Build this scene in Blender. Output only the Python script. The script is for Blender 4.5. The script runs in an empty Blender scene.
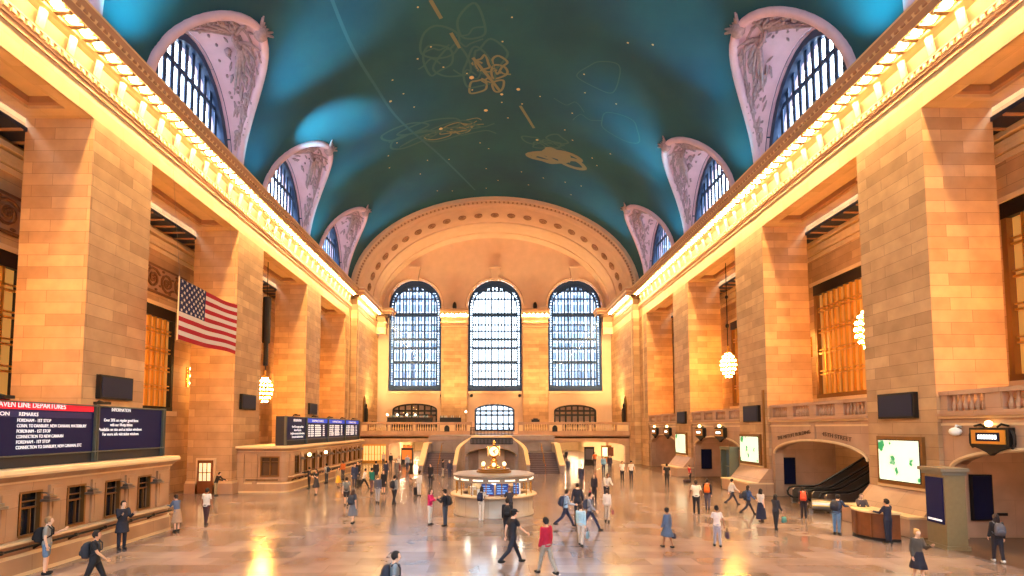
SKY_S = 7; VF = 7800; HF = 600; EXPO = -0.38; BULB_E = 390; CH_E = 360; UPE = 5500; DWN = 32000
import bpy, bmesh, math, random
from mathutils import Matrix, Vector
import numpy as np
R = random.Random(7)
C = bpy.context.scene.collection
PI = math.pi
def lin(c):
    return c/12.92 if c <= .04045 else ((c+.055)/1.055)**2.4
def rgb(r, g, b):
    return (lin(r/255), lin(g/255), lin(b/255), 1)

# ---------------------------------------------------------------- mesh builder
class MB:
    def __init__(s):
        s.v = []; s.f = []; s.m = []; s.cur = 0
    def add(s, vs, fs, m=None):
        o = len(s.v); s.v.extend(vs)
        mm = s.cur if m is None else m
        for f in fs:
            s.f.append([i+o for i in f]); s.m.append(mm)
    def box(s, x0, x1, y0, y1, z0, z1, m=None):
        v = [(x, y, z) for x in (x0, x1) for y in (y0, y1) for z in (z0, z1)]
        s.add(v, [(0,1,3,2),(4,6,7,5),(0,4,5,1),(2,3,7,6),(0,2,6,4),(1,5,7,3)], m)
    def cbox(s, c, d, m=None):
        s.box(c[0]-d[0]/2, c[0]+d[0]/2, c[1]-d[1]/2, c[1]+d[1]/2, c[2]-d[2]/2, c[2]+d[2]/2, m)
    def loft(s, rings, caps=True, closed=True, m=None):
        n = len(rings[0]); vs = [p for r in rings for p in r]; fs = []
        for k in range(len(rings)-1):
            for i in range(n if closed else n-1):
                j = (i+1) % n
                fs.append((k*n+i, k*n+j, (k+1)*n+j, (k+1)*n+i))
        if caps and closed:
            fs.append(tuple(range(n))[::-1]); fs.append(tuple((len(rings)-1)*n+i for i in range(n)))
        s.add(vs, fs, m)
    def prism(s, pts, axis, a, b, m=None):
        def P(p, t):
            return (t, p[0], p[1]) if axis == 'x' else (p[0], t, p[1]) if axis == 'y' else (p[0], p[1], t)
        s.loft([[P(p, a) for p in pts], [P(p, b) for p in pts]], True, True, m)
    def tube(s, pts, r, seg=6, m=None, closed=False):
        pts = [Vector(p) for p in pts]; n = len(pts)
        rr = r if hasattr(r, '__len__') else [r]*n
        rings = []; up = None
        for i in range(n):
            if closed: t = pts[(i+1) % n]-pts[i-1]
            else: t = pts[min(i+1, n-1)]-pts[max(i-1, 0)]
            if t.length < 1e-9: t = Vector((0, 0, 1))
            t.normalize()
            if up is None:
                up = Vector((0, 0, 1)) if abs(t.z) < .9 else Vector((1, 0, 0))
            u = t.cross(up)
            if u.length < 1e-6: u = t.cross(Vector((0, 1, 0)))
            u.normalize(); w = u.cross(t); up = w
            rings.append([tuple(pts[i]+(u*math.cos(a)+w*math.sin(a))*rr[i]) for a in [2*PI*k/seg for k in range(seg)]])
        if closed: rings.append(rings[0])
        s.loft(rings, not closed, True, m)
    def lathe(s, prof, c=(0, 0, 0), seg=16, m=None, a0=0, a1=2*PI):
        rings = []
        full = abs(a1-a0-2*PI) < 1e-6
        n = seg if full else seg+1
        for k in range(n):
            a = a0+(a1-a0)*k/seg
            rings.append([(c[0]+r*math.cos(a), c[1]+r*math.sin(a), c[2]+z) for r, z in prof])
        if full: rings.append(rings[0])
        s.loft(rings, False, False, m)
    def sphere(s, c, r, seg=10, rings=6, m=None):
        r = r if hasattr(r, '__len__') else (r, r, r)
        vs = [(c[0], c[1], c[2]-r[2])]; fs = []
        for k in range(1, rings):
            p = -PI/2+PI*k/rings
            for i in range(seg):
                a = 2*PI*i/seg
                vs.append((c[0]+r[0]*math.cos(p)*math.cos(a), c[1]+r[1]*math.cos(p)*math.sin(a), c[2]+r[2]*math.sin(p)))
        vs.append((c[0], c[1], c[2]+r[2])); t = len(vs)-1
        for i in range(seg):
            j = (i+1) % seg
            fs.append((0, 1+j, 1+i)); fs.append((t, t-seg+i, t-seg+j))
            for k in range(rings-2):
                a = 1+k*seg
                fs.append((a+i, a+j, a+seg+j, a+seg+i))
        s.add(vs, fs, m)
    def disc(s, c, r, axis, h, seg=20, m=None):
        pts = [(r*math.cos(2*PI*k/seg), r*math.sin(2*PI*k/seg)) for k in range(seg)]
        if axis == 'z': s.prism([(c[0]+p[0], c[1]+p[1]) for p in pts], 'z', c[2]-h/2, c[2]+h/2, m)
        if axis == 'y': s.prism([(c[0]+p[0], c[2]+p[1]) for p in pts], 'y', c[1]-h/2, c[1]+h/2, m)
        if axis == 'x': s.prism([(c[1]+p[0], c[2]+p[1]) for p in pts], 'x', c[0]-h/2, c[0]+h/2, m)
    def mesh(s, name, mats, smooth=False, fixn=True):
        me = bpy.data.meshes.new(name)
        me.from_pydata([tuple(p) for p in s.v], [], s.f)
        for m in (mats if isinstance(mats, (list, tuple)) else [mats]): me.materials.append(m)
        me.polygons.foreach_set('material_index', s.m)
        me.polygons.foreach_set('use_smooth', [smooth]*len(s.f))
        if fixn:
            b = bmesh.new(); b.from_mesh(me); bmesh.ops.recalc_face_normals(b, faces=b.faces); b.to_mesh(me); b.free()
        me.update()
        return me
    def build(s, name, mats, parent=None, smooth=False, fixn=True, **kw):
        o = bpy.data.objects.new(name, s.mesh(name, mats, smooth, fixn)); C.objects.link(o)
        if parent: o.parent = parent
        tag(o, **kw)
        return o
def tag(o, label=None, cat=None, group=None, kind=None):
    if label: o['label'] = label
    if cat: o['category'] = cat
    if group: o['group'] = group
    if kind: o['kind'] = kind
    return o
def thing(name, label, cat, loc=(0, 0, 0), rz=0, group=None):
    o = bpy.data.objects.new(name, None); C.objects.link(o)
    o.location = loc; o.rotation_euler = (0, 0, rz)
    return tag(o, label, cat, group)
def dup(o, loc, rz=None, label=None, group=None):
    r = o.copy(); C.objects.link(r); r.location = loc
    if rz is not None: r.rotation_euler = (0, 0, rz)
    if label: r['label'] = label
    if group: r['group'] = group
    for ch in list(o.children):
        c = ch.copy(); C.objects.link(c); c.parent = r
        for g in list(ch.children):
            d = g.copy(); C.objects.link(d); d.parent = c
    return r
FACE_L = Matrix(((0, 0, 1), (1, 0, 0), (0, 1, 0)))      # reads along +Y, faces +X
FACE_R = Matrix(((0, 0, -1), (-1, 0, 0), (0, 1, 0)))    # reads along -Y, faces -X
FACE_C = Matrix(((1, 0, 0), (0, 0, -1), (0, 1, 0)))     # reads along +X, faces -Y
def text(s, size, mat, loc, basis, name='lettering', parent=None, align='LEFT', ext=.004, tilt=0, wid=None):
    cu = bpy.data.curves.new('t', 'FONT'); cu.body = s; cu.size = size; cu.align_x = align; cu.extrude = ext; cu.resolution_u = 3
    t = bpy.data.objects.new('t', cu); C.objects.link(t)
    me = bpy.data.meshes.new_from_object(t); bpy.data.objects.remove(t); bpy.data.curves.remove(cu)
    sx = 1
    if wid and len(me.vertices):
        w = max(v.co.x for v in me.vertices)-min(v.co.x for v in me.vertices)
        sx = wid/w
    M = Matrix.Translation(loc) @ basis.to_4x4() @ Matrix.Rotation(tilt, 4, 'Z') @ Matrix.Diagonal((sx, 1, 1, 1))
    me.transform(M); me.materials.clear(); me.materials.append(mat); me.name = name
    o = bpy.data.objects.new(name, me); C.objects.link(o)
    if parent: o.parent = parent
    return o

# ---------------------------------------------------------------- wall with openings
def htop(h, u):
    if h.get('arch'):
        uc = (h['u0']+h['u1'])/2; w = (h['u1']-h['u0'])/2
        return h['z1']+h['arch']*math.sqrt(max(0, 1-((u-uc)/w)**2))
    return h['z1']
def hout(h, n=16):
    pts = [(h['u0'], h['z0'])]
    if h.get('arch'):
        uc = (h['u0']+h['u1'])/2; w = (h['u1']-h['u0'])/2
        pts += [(uc-w*math.cos(PI*k/n), h['z1']+h['arch']*math.sin(PI*k/n)) for k in range(n+1)]
    else: pts += [(h['u0'], h['z1']), (h['u1'], h['z1'])]
    pts.append((h['u1'], h['z0']))
    return pts
def wall_open(mb, umin, umax, zmin, zmax, holes, mp, depth, m=None, mrev=None, n=16, extra=()):
    zf = zmax if callable(zmax) else (lambda u: zmax)
    us = {round(umin, 4), round(umax, 4)} | set(extra)
    for h in holes:
        if h.get('arch'):
            uc = (h['u0']+h['u1'])/2; w = (h['u1']-h['u0'])/2
            for k in range(n+1): us.add(round(uc-w*math.cos(PI*k/n), 4))
        else: us |= {round(h['u0'], 4), round(h['u1'], 4)}
    us = sorted(u for u in us if umin-1e-3 <= u <= umax+1e-3)
    for a, b in zip(us, us[1:]):
        if b-a < 1e-4: continue
        mid = (a+b)/2
        hs = sorted([h for h in holes if h['u0'] < mid < h['u1']], key=lambda h: h['z0'])
        za = zb = zmin
        for h in hs:
            if h['z0'] > za+1e-4 or h['z0'] > zb+1e-4:
                mb.add([mp(a, za, 0), mp(b, zb, 0), mp(b, h['z0'], 0), mp(a, h['z0'], 0)], [(0, 1, 2, 3)], m)
            za, zb = htop(h, a), htop(h, b)
        mb.add([mp(a, za, 0), mp(b, zb, 0), mp(b, zf(b), 0), mp(a, zf(a), 0)], [(0, 1, 2, 3)], m)
    for h in holes:
        o = hout(h, n)
        k = len(o); kk = k-1 if h['z0'] <= 0 else k
        mb.add([mp(u, z, 0) for u, z in o]+[mp(u, z, depth) for u, z in o],
               [(i, (i+1) % k, k+(i+1) % k, k+i) for i in range(kk)], mrev if mrev is not None else m)
def hole_panel(mb, h, mp, d, m=None, n=16):
    o = hout(h, n); mb.add([mp(u, z, d) for u, z in o], [tuple(range(len(o)))], m)
def ring_frame(mb, h, mp, d0, d1, w, m=None, n=16):
    """a frame of width w running round the inside edge of an opening"""
    o = hout(h, n); uc = (h['u0']+h['u1'])/2; W = (h['u1']-h['u0'])/2
    zc = h['z1'] if h.get('arch') else (h['z0']+h['z1'])/2
    inn = []
    for u, z in o:
        uu = uc+(u-uc)*(W-w)/W
        if h.get('arch') and z > h['z1']: zz = h['z1']+(z-h['z1'])*(h['arch']-w)/h['arch']
        else: zz = z
        if abs(z-h['z0']) < 1e-6: zz = z+w
        elif not h.get('arch'): zz = z-w
        inn.append((uu, zz))
    k = len(o)
    vs = [mp(u, z, d0) for u, z in o]+[mp(u, z, d0) for u, z in inn]+[mp(u, z, d1) for u, z in inn]+[mp(u, z, d1) for u, z in o]
    fs = []
    for i in range(k):
        j = (i+1) % k
        fs += [(i, j, k+j, k+i), (k+i, k+j, 2*k+j, 2*k+i), (2*k+i, 2*k+j, 3*k+j, 3*k+i)]
    mb.add(vs, fs, m)
def ubox(mb, mp, u0, u1, z0, z1, d0, d1, m=None):
    v = [mp(u, z, d) for u in (u0, u1) for z in (z0, z1) for d in (d0, d1)]
    mb.add(v, [(0,1,3,2),(4,6,7,5),(0,4,5,1),(2,3,7,6),(0,2,6,4),(1,5,7,3)], m)

# ---------------------------------------------------------------- materials
def newmat(name):
    m = bpy.data.materials.new(name); m.use_nodes = True
    return m, m.node_tree.nodes, m.node_tree.links, m.node_tree.nodes['Principled BSDF']
_mc = {}
def flat(name, col, rough=.6, metal=0, emit=None, es=1, noise=0, nscale=6, bump=0, spec=None, coat=0):
    if name in _mc: return _mc[name]
    m, N, L, b = newmat(name)
    b.inputs['Base Color'].default_value = col; b.inputs['Roughness'].default_value = rough; b.inputs['Metallic'].default_value = metal
    if spec is not None: b.inputs['Specular IOR Level'].default_value = spec
    if emit: b.inputs['Emission Color'].default_value = emit; b.inputs['Emission Strength'].default_value = es
    if noise or bump:
        g = N.new('ShaderNodeTexCoord'); t = N.new('ShaderNodeTexNoise'); t.inputs['Scale'].default_value = nscale; t.inputs['Detail'].default_value = 5
        L.new(g.outputs['Object'], t.inputs['Vector'])
        if noise:
            r = N.new('ShaderNodeMix'); r.data_type = 'RGBA'; r.blend_type = 'MULTIPLY'; r.inputs[0].default_value = 1
            cr = N.new('ShaderNodeValToRGB'); cr.color_ramp.elements[0].position = .3; cr.color_ramp.elements[1].position = .7
            cr.color_ramp.elements[0].color = (1-noise,)*3+(1,); cr.color_ramp.elements[1].color = (1, 1, 1, 1)
            L.new(t.outputs['Fac'], cr.inputs[0]); r.inputs[6].default_value = col; L.new(cr.outputs[0], r.inputs[7])
            L.new(r.outputs[2], b.inputs['Base Color'])
        if bump:
            bp = N.new('ShaderNodeBump'); bp.inputs['Strength'].default_value = bump; bp.inputs['Distance'].default_value = .1
            L.new(t.outputs['Fac'], bp.inputs['Height']); L.new(bp.outputs[0], b.inputs['Normal'])
    _mc[name] = m
    return m
def boxmap(N, L):
    g = N.new('ShaderNodeNewGeometry'); sp = N.new('ShaderNodeSeparateXYZ'); sn = N.new('ShaderNodeSeparateXYZ')
    L.new(g.outputs['Position'], sp.inputs[0]); L.new(g.outputs['True Normal'], sn.inputs[0])
    def gt(o):
        a = N.new('ShaderNodeMath'); a.operation = 'ABSOLUTE'; L.new(o, a.inputs[0])
        c = N.new('ShaderNodeMath'); c.operation = 'GREATER_THAN'; c.inputs[1].default_value = .7; L.new(a.outputs[0], c.inputs[0]); return c.outputs[0]
    def mix(f, a, b):
        x = N.new('ShaderNodeMix'); L.new(f, x.inputs[0]); L.new(a, x.inputs[2]); L.new(b, x.inputs[3]); return x.outputs[0]
    u = mix(gt(sn.outputs[0]), sp.outputs[0], sp.outputs[1])
    v = mix(gt(sn.outputs[2]), sp.outputs[2], sp.outputs[1])
    c = N.new('ShaderNodeCombineXYZ'); L.new(u, c.inputs[0]); L.new(v, c.inputs[1])
    return c.outputs[0], g
def blocks(name, c1, c2, mortar, bw=1.5, rh=.55, ms=.012, rough=.65, noise=.18, off=.5, nsc=1.2, rvar=None, spec=.4, bias=0):
    m, N, L, b = newmat(name)
    uv, g = boxmap(N, L)
    t = N.new('ShaderNodeTexBrick'); L.new(uv, t.inputs['Vector'])
    t.inputs['Scale'].default_value = 1; t.inputs['Brick Width'].default_value = bw; t.inputs['Row Height'].default_value = rh
    t.inputs['Mortar Size'].default_value = ms; t.inputs['Mortar Smooth'].default_value = .3; t.inputs['Bias'].default_value = bias
    t.offset = off
    t.inputs['Color1'].default_value = c1; t.inputs['Color2'].default_value = c2; t.inputs['Mortar'].default_value = mortar
    n = N.new('ShaderNodeTexNoise'); n.inputs['Scale'].default_value = nsc; n.inputs['Detail'].default_value = 6
    L.new(g.outputs['Position'], n.inputs['Vector'])
    cr = N.new('ShaderNodeValToRGB'); cr.color_ramp.elements[0].position = .3; cr.color_ramp.elements[1].position = .7
    cr.color_ramp.elements[0].color = (1-noise, 1-noise*1.1, 1-noise*1.2, 1); cr.color_ramp.elements[1].color = (1, 1, 1, 1)
    L.new(n.outputs['Fac'], cr.inputs[0])
    x = N.new('ShaderNodeMix'); x.data_type = 'RGBA'; x.blend_type = 'MULTIPLY'; x.inputs[0].default_value = 1
    L.new(t.outputs['Color'], x.inputs[6]); L.new(cr.outputs[0], x.inputs[7]); L.new(x.outputs[2], b.inputs['Base Color'])
    b.inputs['Roughness'].default_value = rough; b.inputs['Specular IOR Level'].default_value = spec
    if rvar:
        mr = N.new('ShaderNodeMapRange'); mr.inputs['To Min'].default_value = rvar[0]; mr.inputs['To Max'].default_value = rvar[1]
        L.new(n.outputs['Fac'], mr.inputs[0]); L.new(mr.outputs[0], b.inputs['Roughness'])
    bp = N.new('ShaderNodeBump'); bp.inputs['Strength'].default_value = .25 if rough > .3 else 0; bp.inputs['Distance'].default_value = .02; bp.invert = True
    L.new(t.outputs['Fac'], bp.inputs['Height']); L.new(bp.outputs[0], b.inputs['Normal'])
    return m
def glassmat(name, col, refl=.12, tint=.0, tcol=(1, 1, 1, 1)):
    m, N, L, b = newmat(name); N.remove(b)
    tr = N.new('ShaderNodeBsdfTransparent'); tr.inputs[0].default_value = col
    gl = N.new('ShaderNodeBsdfGlossy'); gl.inputs['Roughness'].default_value = .05
    mx = N.new('ShaderNodeMixShader'); mx.inputs[0].default_value = refl
    L.new(tr.outputs[0], mx.inputs[1]); L.new(gl.outputs[0], mx.inputs[2]); L.new(mx.outputs[0], N['Material Output'].inputs[0])
    return m
STONE = blocks('caen_stone_blocks', rgb(212, 170, 124), rgb(178, 138, 98), rgb(140, 104, 72), bw=2.6, rh=.55, ms=.01, noise=.22, off=.37)
STONE_UP = blocks('smooth_caen_stone', rgb(222, 190, 148), rgb(210, 176, 132), rgb(196, 162, 120), bw=2.8, rh=1.1, ms=.01, noise=.12)
MARBLE = blocks('tan_marble_wall', rgb(196, 156, 126), rgb(184, 144, 114), rgb(140, 104, 80), bw=2.2, rh=1.1, ms=.008, rough=.35, noise=.22, nsc=.9)
FLOOR = blocks('polished_floor_marble', rgb(164, 146, 144), rgb(132, 116, 116), rgb(116, 100, 100), bw=1.7, rh=.95, ms=.005, rough=.2, noise=.42, nsc=.5, rvar=(.1, .24), spec=1.0)
FLOORB = blocks('dark_border_marble', rgb(122, 96, 78), rgb(106, 82, 66), rgb(80, 60, 48), bw=1.3, rh=.9, ms=.01, rough=.25, noise=.3, nsc=.6)
CREAM = flat('cornice_stone', rgb(226, 192, 146), .6, noise=.1, nscale=2)
CREAMD = flat('cornice_dark_stone', rgb(176, 132, 100), .65)  # darker tone of the cornice stone
PLASTER = flat('arch_plaster', rgb(226, 190, 156), .7, noise=.1, nscale=.8)
LILAC = flat('lunette_plaster', rgb(224, 194, 214), .75, noise=.12, nscale=1.5)
LILACD = flat('relief_plaster', rgb(186, 164, 176), .75, noise=.35, nscale=5)
BLUEM = flat('blue_steel_and_reveal_shade', rgb(36, 62, 100), .45, .2)
DARKM = flat('bronze_black', rgb(36, 32, 30), .45, .5)
GOLD = flat('gilded_metal', rgb(226, 172, 84), .35, .8)
BRONZE = flat('window_bronze', rgb(140, 98, 52), .45, .6)
BRASS = flat('polished_brass', rgb(220, 170, 90), .25, .9)
BLACK = flat('black_screen', rgb(10, 18, 48), .4, spec=.2)
SCREEN = flat('screen_glass', rgb(8, 16, 52), .4, spec=.2, emit=rgb(16, 26, 76), es=.35)
WHITEE = flat('lit_lettering', rgb(240, 240, 250), .5, emit=(1, 1, 1, 1), es=.8)
REDE = flat('red_header', rgb(190, 10, 40), .4, emit=rgb(215, 8, 48), es=.9)
BLUEE = flat('blue_header', rgb(20, 60, 180), .4, emit=rgb(24, 70, 200), es=.9)
BULB = flat('warm_bulb', (1, .8, .5, 1), .4, emit=(1, .67, .27, 1), es=BULB_E)
CHB = flat('chandelier_bulb', (1, .8, .5, 1), .4, emit=(1, .44, .08, 1), es=CH_E)
SCB = flat('sconce_bulb', (1, .8, .5, 1), .4, emit=(1, .62, .22, 1), es=45)
WOOD = flat('brown_desk_wood', rgb(128, 70, 34), .4, noise=.3, nscale=3)
RUBBER = flat('black_rubber', rgb(20, 18, 18), .5)
STEEL = flat('brushed_steel', rgb(150, 142, 134), .3, .9)
STEP = flat('dark_stair_stone', rgb(96, 78, 82), .55, noise=.2)
WHITE = flat('white_paper', rgb(236, 232, 224), .7)
GLASS = glassmat('clear_glass', (.95, .97, 1, 1), .08)
SKYGLASS = glassmat('window_glass', (.95, .98, 1, 1), .04)
# ================================================================ THE HALL
PL = [9.5, 23.3, 37.1, 51.25, 65.0]      # near faces of the left pillars
PR = [8.7, 22.5, 36.3, 50.45, 64.1]      # and of the right ones
PT = 4.15; YJ = 67.3; YE = 80.0; Y0 = -6.0
SOF = 19.15
def struct(mb, name, mats, **k): return mb.build(name, mats, kind='structure', **k)
# floor
mb = MB(); mb.box(-17.2, 17.3, Y0, 80, -.3, 0, 0)
mb.box(-24, -17.2, Y0, 80, -.3, 0, 0); mb.box(17.3, 24, Y0, 80, -.3, 0, 1)
mb.box(-24, 24, 80, 112, -.3, 0, 0)
struct(mb, 'floor', [FLOOR, FLOORB])
# pillars
def pillar(side, y, k):
    mb = MB(); x0, x1 = sorted((side*19.0, side*22.2))
    mb.box(x0, x1, y, y+PT, 0, SOF, 0)
    if side > 0:   # stepped marble base on the gate side
        mb.loft([[(17.5, y-.1, 0), (17.5, y+PT+.05, 0), (19.2, y+PT+.05, 0), (19.2, y-.1, 0)],
                 [(17.5, y-.1, .78), (17.5, y+PT+.05, .78), (19.2, y+PT+.05, .78), (19.2, y-.1, .78)]], m=1)
        mb.box(17.42, 19.2, y-.14, y+PT+.09, .78, .88, 2)
        mb.loft([[(18.15, y-.05, .88), (18.15, y+PT+.02, .88), (19.2, y+PT+.02, .88), (19.2, y-.05, .88)],
                 [(18.93, y-.03, 1.82), (18.93, y+PT+.01, 1.82), (19.2, y+PT+.01, 1.82), (19.2, y-.03, 1.82)]], m=1)
    else:
        mb.box(-22.3, -18.85, y-.12, y+PT+.12, 0, .75, 1); mb.box(-22.25, -18.92, y-.07, y+PT+.07, .75, .9, 2)
    return struct(mb, 'pillar', [STONE, MARBLE, CREAM])
for k, y in enumerate(PL[:4]): pillar(-1, y, k)
for k, y in enumerate(PR[:4]): pillar(1, y, k)
for s, nm, yy in ((-1, 'left', PL), (1, 'right', PR)):
    mb = MB()
    a, b = sorted((s*19.0, s*22.2)); mb.box(a, b, yy[4], YJ, 0, SOF)
    a, b = sorted((s*18.2, s*22.2)); mb.box(a, b, YJ, YE, 0, SOF); a, b = sorted((s*18.26, s*22.2)); mb.box(a, b, YJ+.06, YE, SOF, SOF+4)
    # slim vertical pilaster strips on the end bay
    for y0, y1 in ((yy[4]+1.4, yy[4]+1.55), (YJ+.6, YJ+.75)):
        a, b = sorted((s*(19.0 if y1 < YJ else 18.2), s*((19.0 if y1 < YJ else 18.2)-.08))); mb.box(a, b, y0, y1, 6, 20.2, 1)
    struct(mb, 'wall_end_bay_'+nm, [STONE, STONE_UP])
# lintel beams with coffered soffits
for s, nm, yy in ((-1, 'left', PL), (1, 'right', PR)):
    mb = MB()
    def bx(xa, xb, *r, m=0):
        a, b = sorted((s*xa, s*xb)); mb.box(a, b, *r, m)
    bx(19.06, 22.2, Y0, YE, 19.6, 23.2)
    bx(19.06, 19.75, Y0, YJ, SOF, 19.6); bx(21.45, 22.2, Y0, YJ, SOF, 19.6)
    edges = [Y0]+[e for y in yy for e in (y-.75, y+PT+.75)]+[YJ]
    for i in range(1, len(edges)-1, 2): bx(19.75, 21.45, edges[i], min(edges[i+1], YJ), SOF, 19.6)
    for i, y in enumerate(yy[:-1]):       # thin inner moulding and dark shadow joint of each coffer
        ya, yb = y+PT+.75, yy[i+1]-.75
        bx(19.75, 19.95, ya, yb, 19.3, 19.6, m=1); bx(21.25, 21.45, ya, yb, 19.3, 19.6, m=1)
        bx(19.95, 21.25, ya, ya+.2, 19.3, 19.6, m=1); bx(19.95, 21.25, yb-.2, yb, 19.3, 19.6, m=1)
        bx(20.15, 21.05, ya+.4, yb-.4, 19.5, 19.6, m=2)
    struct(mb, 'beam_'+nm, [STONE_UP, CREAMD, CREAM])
# entablature : mouldings, dentils, glowing cove and the overhanging cornice
PROF = [(-.1, 19.15), (0, 19.15), (0, 20.24), (.07, 20.24), (.07, 20.34), (.03, 20.36), (.03, 20.5), (.08, 20.52), (.08, 20.62), (.1, 20.66),
        (.1, 20.88), (.16, 20.9), (.16, 20.98), (.02, 21.02), (.02, 21.75), (.2, 21.9), (.34, 21.98), (.34, 22.2), (1.05, 22.26), (1.05, 22.02),
        (1.14, 22.02), (1.16, 22.4), (1.26, 22.55), (1.34, 22.8), (1.34, 22.92), (0.0, 23.15), (-.2, 23.15)]
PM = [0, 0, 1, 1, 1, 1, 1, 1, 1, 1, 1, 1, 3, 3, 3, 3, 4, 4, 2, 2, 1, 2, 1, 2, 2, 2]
for s, nm in ((-1, 'left'), (1, 'right')):
    mb = MB()
    rings = []
    for d, z in PROF:
        pts = [(19-d, Y0), (19-d, YJ-d), (18.2-d, YJ-d), (18.2-d, 78.7-d), (16.75-d, 78.7-d), (16.75-d, YE)]
        rings.append([(s*x, y, z) for x, y in pts])
    for k in range(len(rings)-1):
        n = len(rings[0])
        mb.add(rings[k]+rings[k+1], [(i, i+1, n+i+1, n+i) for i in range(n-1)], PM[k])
    y = 8.0
    while y < YJ-.4:                        # dentils
        a, b = sorted((s*18.9, s*18.82)); mb.box(a, b, y, y+.17, 20.68, 20.87, 0); y += .34
    y = 8.0; i = 0
    while y < YJ-1:                         # leaf consoles of the cove and of the bulb soffit
        a, b = sorted((s*18.66, s*17.97)); mb.box(a, b, y+.27, y+.49, 21.98, 22.25, 3)
        if i % 2 == 0:
            mb.loft([[(s*18.92, y-.2+.1*q, 21.1), (s*18.92, y+.2-.1*q, 21.1), (s*(18.78-.1*q), y+.2-.1*q, 21.8), (s*(18.78-.1*q), y-.2+.1*q, 21.8)] for q in (0, 1)], m=0)
        a, b = sorted((s*17.86, s*17.74)); 
        for q in (0, .38): mb.box(a, b, y+q, y+q+.2, 22.42, 22.56, 1)
        y += .76; i += 1
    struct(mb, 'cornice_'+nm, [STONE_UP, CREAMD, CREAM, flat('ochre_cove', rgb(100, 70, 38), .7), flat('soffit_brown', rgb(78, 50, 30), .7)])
# cornice bulbs
mb = MB()
mb.lathe([(.04, .16), (.22, .12), (.31, .02), (.33, -.06), (.3, -.05), (.22, .06), (.0, .1)], seg=12, m=0)
mb.sphere((0, 0, -.08), .19, 10, 6, m=1)
me_bulb = mb.mesh('cornice_lamp', [GOLD, BULB], True)
def bulb(x, y, lab, grp):
    o = bpy.data.objects.new('cornice_lamp', me_bulb); C.objects.link(o); o.location = (x, y, 22.16)
    tag(o, lab, 'lamp', grp)
for s, nm in ((-1, 'left'), (1, 'right')):
    L_ = 'round warm bulb in a gilded cup under the %s cornice' % nm
    y = 11.04
    while y < YJ-1.2: bulb(s*18.28, y, L_, 'bulbs under the %s cornice' % nm); y += .76
    y = YJ+.2
    while y < 78: bulb(s*17.48, y, 'warm bulb under the %s cornice beside the arched end wall' % nm, 'bulbs of the %s end bay cornice' % nm); y += .76
# outer walls of the side aisles, with the tall gilded grid windows
wn = [0]
def win_name(): wn[0] += 1; return 'window_%d' % wn[0]
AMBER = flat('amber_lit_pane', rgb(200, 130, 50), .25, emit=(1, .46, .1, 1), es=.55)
for s, nm, wins, z0, z1 in ((-1, 'left', [(-1, 9.6), (13.4, 25.2), (27.2, 37.4), (41.2, 51), (55.2, 64.8)], 5.9, 13.15),
                            (1, 'right', [(-1, 9.4), (13.6, 23.8), (27.6, 38.0), (41.4, 51.4), (55.2, 64.8)], 6.85, 15.25)):
    mp = lambda u, z, d: (s*(23.6+d), u, z)
    mb = MB(); hs = [dict(u0=a, u1=b, z0=z0, z1=z1) for a, b in wins]
    wall_open(mb, Y0, YE, 0, 20.4, hs, mp, .5)
    for a, b in wins: ubox(mb, mp, a-.3, b+.3, z0-.35, z0, -.18, .1, 1); ubox(mb, mp, a-.3, b+.3, z1, z1+.25, -.1, .1, 1)
    zc = 16.9 if s < 0 else 17.2           # inner cornice bands
    for zz, dd, mm in ((zc, -.12, 1), (zc+.35, -.25, 2), (zc+.6, -.3, 1), (zc+1.0, -.55, 2)):
        ubox(mb, mp, Y0, YE, zz, zz+.28, dd*.6, .1, 1)
    struct(mb, 'wall_'+nm, [STONE, CREAM, CREAMD])
    for (a, b), h in zip(wins, hs):
        fr = MB()
        ubox(fr, mp, a, a+.25, z0, z1, .0, .3); ubox(fr, mp, b-.25, b, z0, z1, 0, .3)
        ubox(fr, mp, a, b, z1-.75, z1, -.02, .3, 1); ubox(fr, mp, a, b, z0, z0+.3, -.02, .3)
        n = 17
        g = MB()
        for k in range(1, n):
            u = a+.35+(b-a-.7)*k/n; ubox(g, mp, u-.08, u+.08, z0+.3, z1-.75, .08, .24)
        for k in range(1, 5):
            z = z0+(z1-z0-.7)*k/5+.2; ubox(g, mp, a+.35, b-.35, z-.05, z+.05, .05, .22); ubox(g, mp, a+.35, b-.35, z+.22, z+.3, .05, .22)
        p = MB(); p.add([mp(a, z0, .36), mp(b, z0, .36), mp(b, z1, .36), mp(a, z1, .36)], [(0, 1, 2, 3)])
        w = struct(fr, win_name(), [DARKM if s < 0 else BRONZE, DARKM])
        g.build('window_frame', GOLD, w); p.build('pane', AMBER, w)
# aisle ceilings with dark skylight coffers
DEEP = flat('dark_blue_coffer', rgb(16, 30, 62), .5)
for s, nm in ((-1, 'left'), (1, 'right')):
    mb = MB(); a, b = sorted((s*22.1, s*23.7))
    mb.box(a, b, Y0, YE, 18.5, 18.7, 0)
    y = 8
    while y < YJ: mb.box(a, b, y, y+.14, 18.42, 18.5, 1); y += 1.15
    struct(mb, 'ceiling_aisle_'+nm, [DEEP, CREAMD])
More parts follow.
